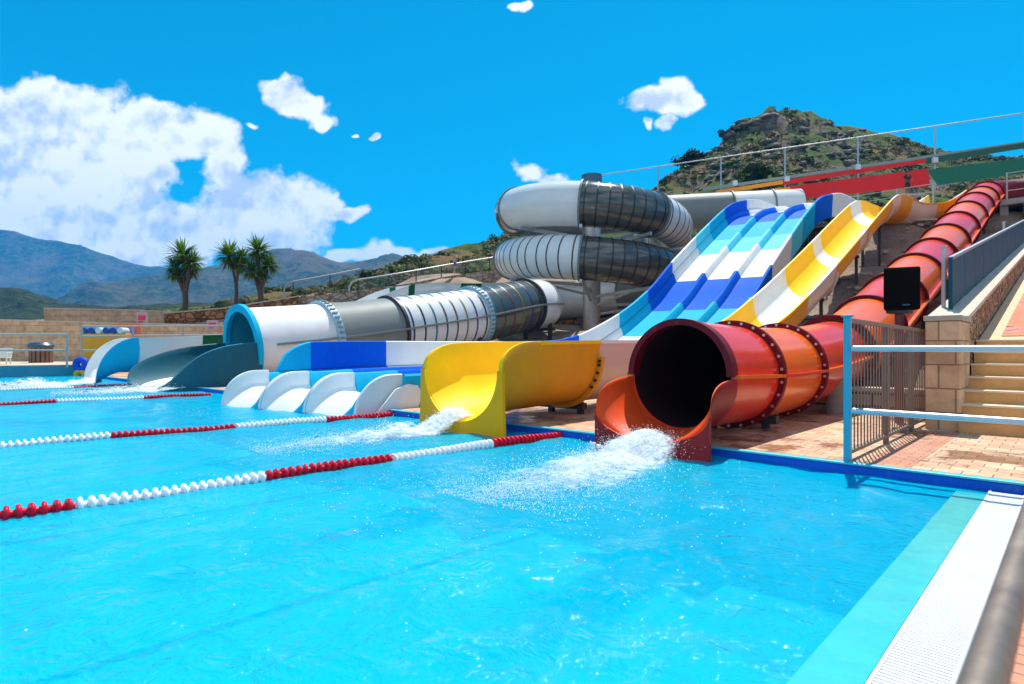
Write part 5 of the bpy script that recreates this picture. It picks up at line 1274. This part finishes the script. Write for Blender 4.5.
# ================================================================== SKY, LIGHT, AIR, CAMERA
SUN=Vector((-.15,.48,1.)).normalized()
def world():
    w=bpy.data.worlds.new('World'); scn.world=w; w.use_nodes=True; t=w.node_tree; n=t.nodes; l=t.links; bg=n['Background']
    sky=n.new('ShaderNodeTexSky'); sky.sky_type='NISHITA'; sky.sun_disc=False
    sky.sun_elevation=math.asin(SUN.z); sky.sun_rotation=math.atan2(SUN.x,SUN.y); sky.altitude=300; sky.air_density=1.; sky.dust_density=.3; sky.ozone_density=2.2
    tint=mixc(n,l,1.,sky.outputs[0],SKYTINT,'MULTIPLY')
    tc=n.new('ShaderNodeTexCoord')
    def dot(v):
        d=n.new('ShaderNodeVectorMath'); d.operation='DOT_PRODUCT'; l.new(tc.outputs['Generated'],d.inputs[0]); d.inputs[1].default_value=v; return d.outputs['Value']
    def math_(op,a,b=None,c=None):
        m=n.new('ShaderNodeMath'); m.operation=op
        for s,v in zip(m.inputs,(a,b,c)):
            if v is None: continue
            if hasattr(v,'links'): l.new(v,s)
            else: s.default_value=v
        return m.outputs[0]
    # sky chart with its own fixed compass axes: u along the horizon, v upwards
    dx=dot((C_,S_,0)); dy=dot((-S_,C_,0)); dz=dot((0,0,1))
    dyc=math_('MAXIMUM',dy,.05)
    u=math_('DIVIDE',dx,dyc); v=math_('DIVIDE',dz,dyc)
    cb=n.new('ShaderNodeCombineXYZ'); l.new(u,cb.inputs[0]); l.new(v,cb.inputs[1]); uv=cb.outputs[0]
    # domain warp
    wz=n.new('ShaderNodeTexNoise'); wz.inputs['Scale'].default_value=15; wz.inputs['Detail'].default_value=3; l.new(uv,wz.inputs['Vector'])
    ws=n.new('ShaderNodeVectorMath'); ws.operation='MULTIPLY_ADD'; l.new(wz.outputs['Color'],ws.inputs[0]); ws.inputs[1].default_value=(.07,.06,0); 
    w2=n.new('ShaderNodeVectorMath'); w2.operation='ADD'; l.new(uv,w2.inputs[0]); w2.inputs[1].default_value=(-.035,-.03,0); l.new(w2.outputs[0],ws.inputs[2]); uvw=ws.outputs[0]
    blobs=[(5,120,75,36),(40,98,42,22),(85,125,55,34),(20,165,95,50),(110,170,62,42),(60,215,110,40),(150,116,50,16),(190,132,45,24),(222,158,26,34),(130,200,38,22),(175,232,75,30),(240,205,48,26),(285,210,46,34),(262,235,60,20),(30,245,80,24),(110,255,70,18),(165,172,26,14),(-120,150,110,70),(-60,230,90,50),(-250,190,120,60),
     (288,98,26,17),(308,108,24,14),(325,118,12,10),(332,199,17,10),(352,210,18,9),(376,139,8,5),(245,127,7,4),(352,137,4,3),(350,255,30,8),(385,249,34,8),(432,251,24,6),(530,172,18,13),(552,180,22,9),(655,103,30,13),(672,95,20,14),(685,104,18,13),(648,122,9,7),(666,122,12,8),(515,10,15,6),(1180,120,90,30),(1300,60,120,40)]
    acc=None
    for (px,py,rx,ry) in blobs:
        a=n.new('ShaderNodeVectorMath'); a.operation='SUBTRACT'; l.new(uvw,a.inputs[0]); a.inputs[1].default_value=((px-512)/F,(HX-py)/F,0)
        b=n.new('ShaderNodeVectorMath'); b.operation='MULTIPLY'; l.new(a.outputs[0],b.inputs[0]); b.inputs[1].default_value=(F/rx,F/ry,0)
        d=n.new('ShaderNodeVectorMath'); d.operation='DOT_PRODUCT'; l.new(b.outputs[0],d.inputs[0]); l.new(b.outputs[0],d.inputs[1])
        e=math_('SUBTRACT',1.38 if rx>=40 else 1.1,d.outputs['Value'])
        acc=e if acc is None else math_('SMOOTH_MAX',acc,e,.25)
    def fb(vec,sc,det,ro):
        z=n.new('ShaderNodeTexNoise'); z.inputs['Scale'].default_value=sc; z.inputs['Detail'].default_value=det; z.inputs['Roughness'].default_value=ro; l.new(vec,z.inputs['Vector']); return z.outputs['Fac']
    def off(dxy):
        a=n.new('ShaderNodeVectorMath'); a.operation='ADD'; l.new(uv,a.inputs[0]); a.inputs[1].default_value=dxy; return a.outputs[0]
    n1=fb(uv,14,10,.56); n2=fb(off((-.005,.02,0)),14,6,.5); n3=fb(uv,5,5,.55); n4=fb(off((-.01,.03,0)),5,4,.55)
    f=math_('ADD',acc,math_('MULTIPLY',math_('SUBTRACT',n1,.47),3.6))
    mask=n.new('ShaderNodeMapRange'); mask.interpolation_type='SMOOTHSTEP'; mask.inputs[1].default_value=0.; mask.inputs[2].default_value=.85; l.new(f,mask.inputs[0])
    fr=math_('GREATER_THAN',dy,.06); mk0=math_('MULTIPLY',mask.outputs[0],fr)
    # unseen broken cumulus added behind the viewer as white fill light
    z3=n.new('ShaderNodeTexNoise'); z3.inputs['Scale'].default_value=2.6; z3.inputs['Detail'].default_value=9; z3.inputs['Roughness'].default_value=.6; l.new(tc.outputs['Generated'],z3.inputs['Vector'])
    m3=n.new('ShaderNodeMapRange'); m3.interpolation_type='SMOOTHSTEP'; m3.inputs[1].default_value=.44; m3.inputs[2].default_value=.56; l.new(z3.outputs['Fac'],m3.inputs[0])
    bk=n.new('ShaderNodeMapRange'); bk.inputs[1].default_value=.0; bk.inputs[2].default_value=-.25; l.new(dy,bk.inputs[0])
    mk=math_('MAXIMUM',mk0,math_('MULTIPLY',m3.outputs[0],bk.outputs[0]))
    # cloud body: brighter where the density falls off towards the sun (upwards), greyer in deep parts
    lit=math_('ADD',math_('MULTIPLY',math_('SUBTRACT',n1,n2),3.),math_('MULTIPLY',math_('SUBTRACT',n3,n4),3.4))
    deep=n.new('ShaderNodeMapRange'); deep.inputs[1].default_value=.3; deep.inputs[2].default_value=2.2; deep.inputs[3].default_value=0; deep.inputs[4].default_value=.32; l.new(f,deep.inputs[0])
    sh=math_('SUBTRACT',math_('ADD',.8,lit),deep.outputs[0])
    cc=ramp(n,sh,l,[(.2,(.56,.63,.72)),(.5,(.8,.84,.89)),(.75,(1,1,1))])
    sv=n.new('ShaderNodeVectorMath'); sv.operation='SCALE'; l.new(cc,sv.inputs[0]); sv.inputs['Scale'].default_value=CLOUDK
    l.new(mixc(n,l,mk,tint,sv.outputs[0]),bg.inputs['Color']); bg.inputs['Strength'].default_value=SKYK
    s=bpy.data.lights.new('sun','SUN'); s.energy=SUNK; s.angle=R(.53); s.color=(1,.95,.87); so=bpy.data.objects.new('sun',s); COL.objects.link(so)
    so.rotation_euler=(-SUN).to_track_quat('-Z','Y').to_euler()
SKYTINT=(.005,.9,1.04); SKYK=.094; CLOUDK=9.6; SUNK=4.9; EXPO=.6
def air():
    b=MB(); b.box((-500,1800,440),(9000,7000,900)); m=bpy.data.materials.new('haze_air'); t,n,l=nt(m); n.remove(n['Principled BSDF']); out=[q for q in n if q.type=='OUTPUT_MATERIAL'][0]
    p=n.new('ShaderNodeVolumePrincipled'); p.inputs['Color'].default_value=(.015,.42,1,1); p.inputs['Density'].default_value=HAZE; p.inputs['Anisotropy'].default_value=.0
    l.new(p.outputs[0],out.inputs['Volume']); o=b.build('haze',m,None,0); tag(o,'thin blue summer haze filling the air over the valley','haze',None,'stuff'); 
HAZE=.00017
def camera():
    c=bpy.data.cameras.new('camera'); o=bpy.data.objects.new('camera',c); COL.objects.link(o); scn.camera=o
    o.location=(0,0,CH); o.rotation_euler=(R(90),0,TH); c.sensor_width=36; c.lens=36*F/1024; c.shift_y=(HX-342)/1024.; c.clip_start=.05; c.clip_end=12000
    c.dof.use_dof=True; c.dof.focus_distance=8.; c.dof.aperture_fstop=3.2
def ground_sheet():
    m=hill_mat('plain_scrub',[(.03,.04,.02),(.05,.06,.03),(.1,.09,.05)],None,(.16,.12,.08),.1)
    b=MB(); b.add([(-4800,-1500,-8),(3800,-1500,-8),(3800,5000,-8),(-4800,5000,-8)],[(0,1,2,3)]); struct(b.build('ground',m,None,0,fixn=False))
ground_sheet(); terrain(); pool(); decks(); ropes(); splashes()
red_tube(); yellow_slide(); lane_slide(); white_slide(); spiral_slide()
right_side(); berm(); W=platform(); left_side(W); scenery(); palms(); people()
world(); air(); camera()
scn.render.engine='CYCLES'; scn.cycles.use_denoising=True
try: scn.cycles.denoiser='OPENIMAGEDENOISE'
except Exception: pass
scn.cycles.max_bounces=8; scn.cycles.transparent_max_bounces=12; scn.cycles.volume_bounces=1
scn.view_settings.view_transform='Standard'; scn.view_settings.look='None'; scn.view_settings.exposure=EXPO; scn.view_settings.gamma=1
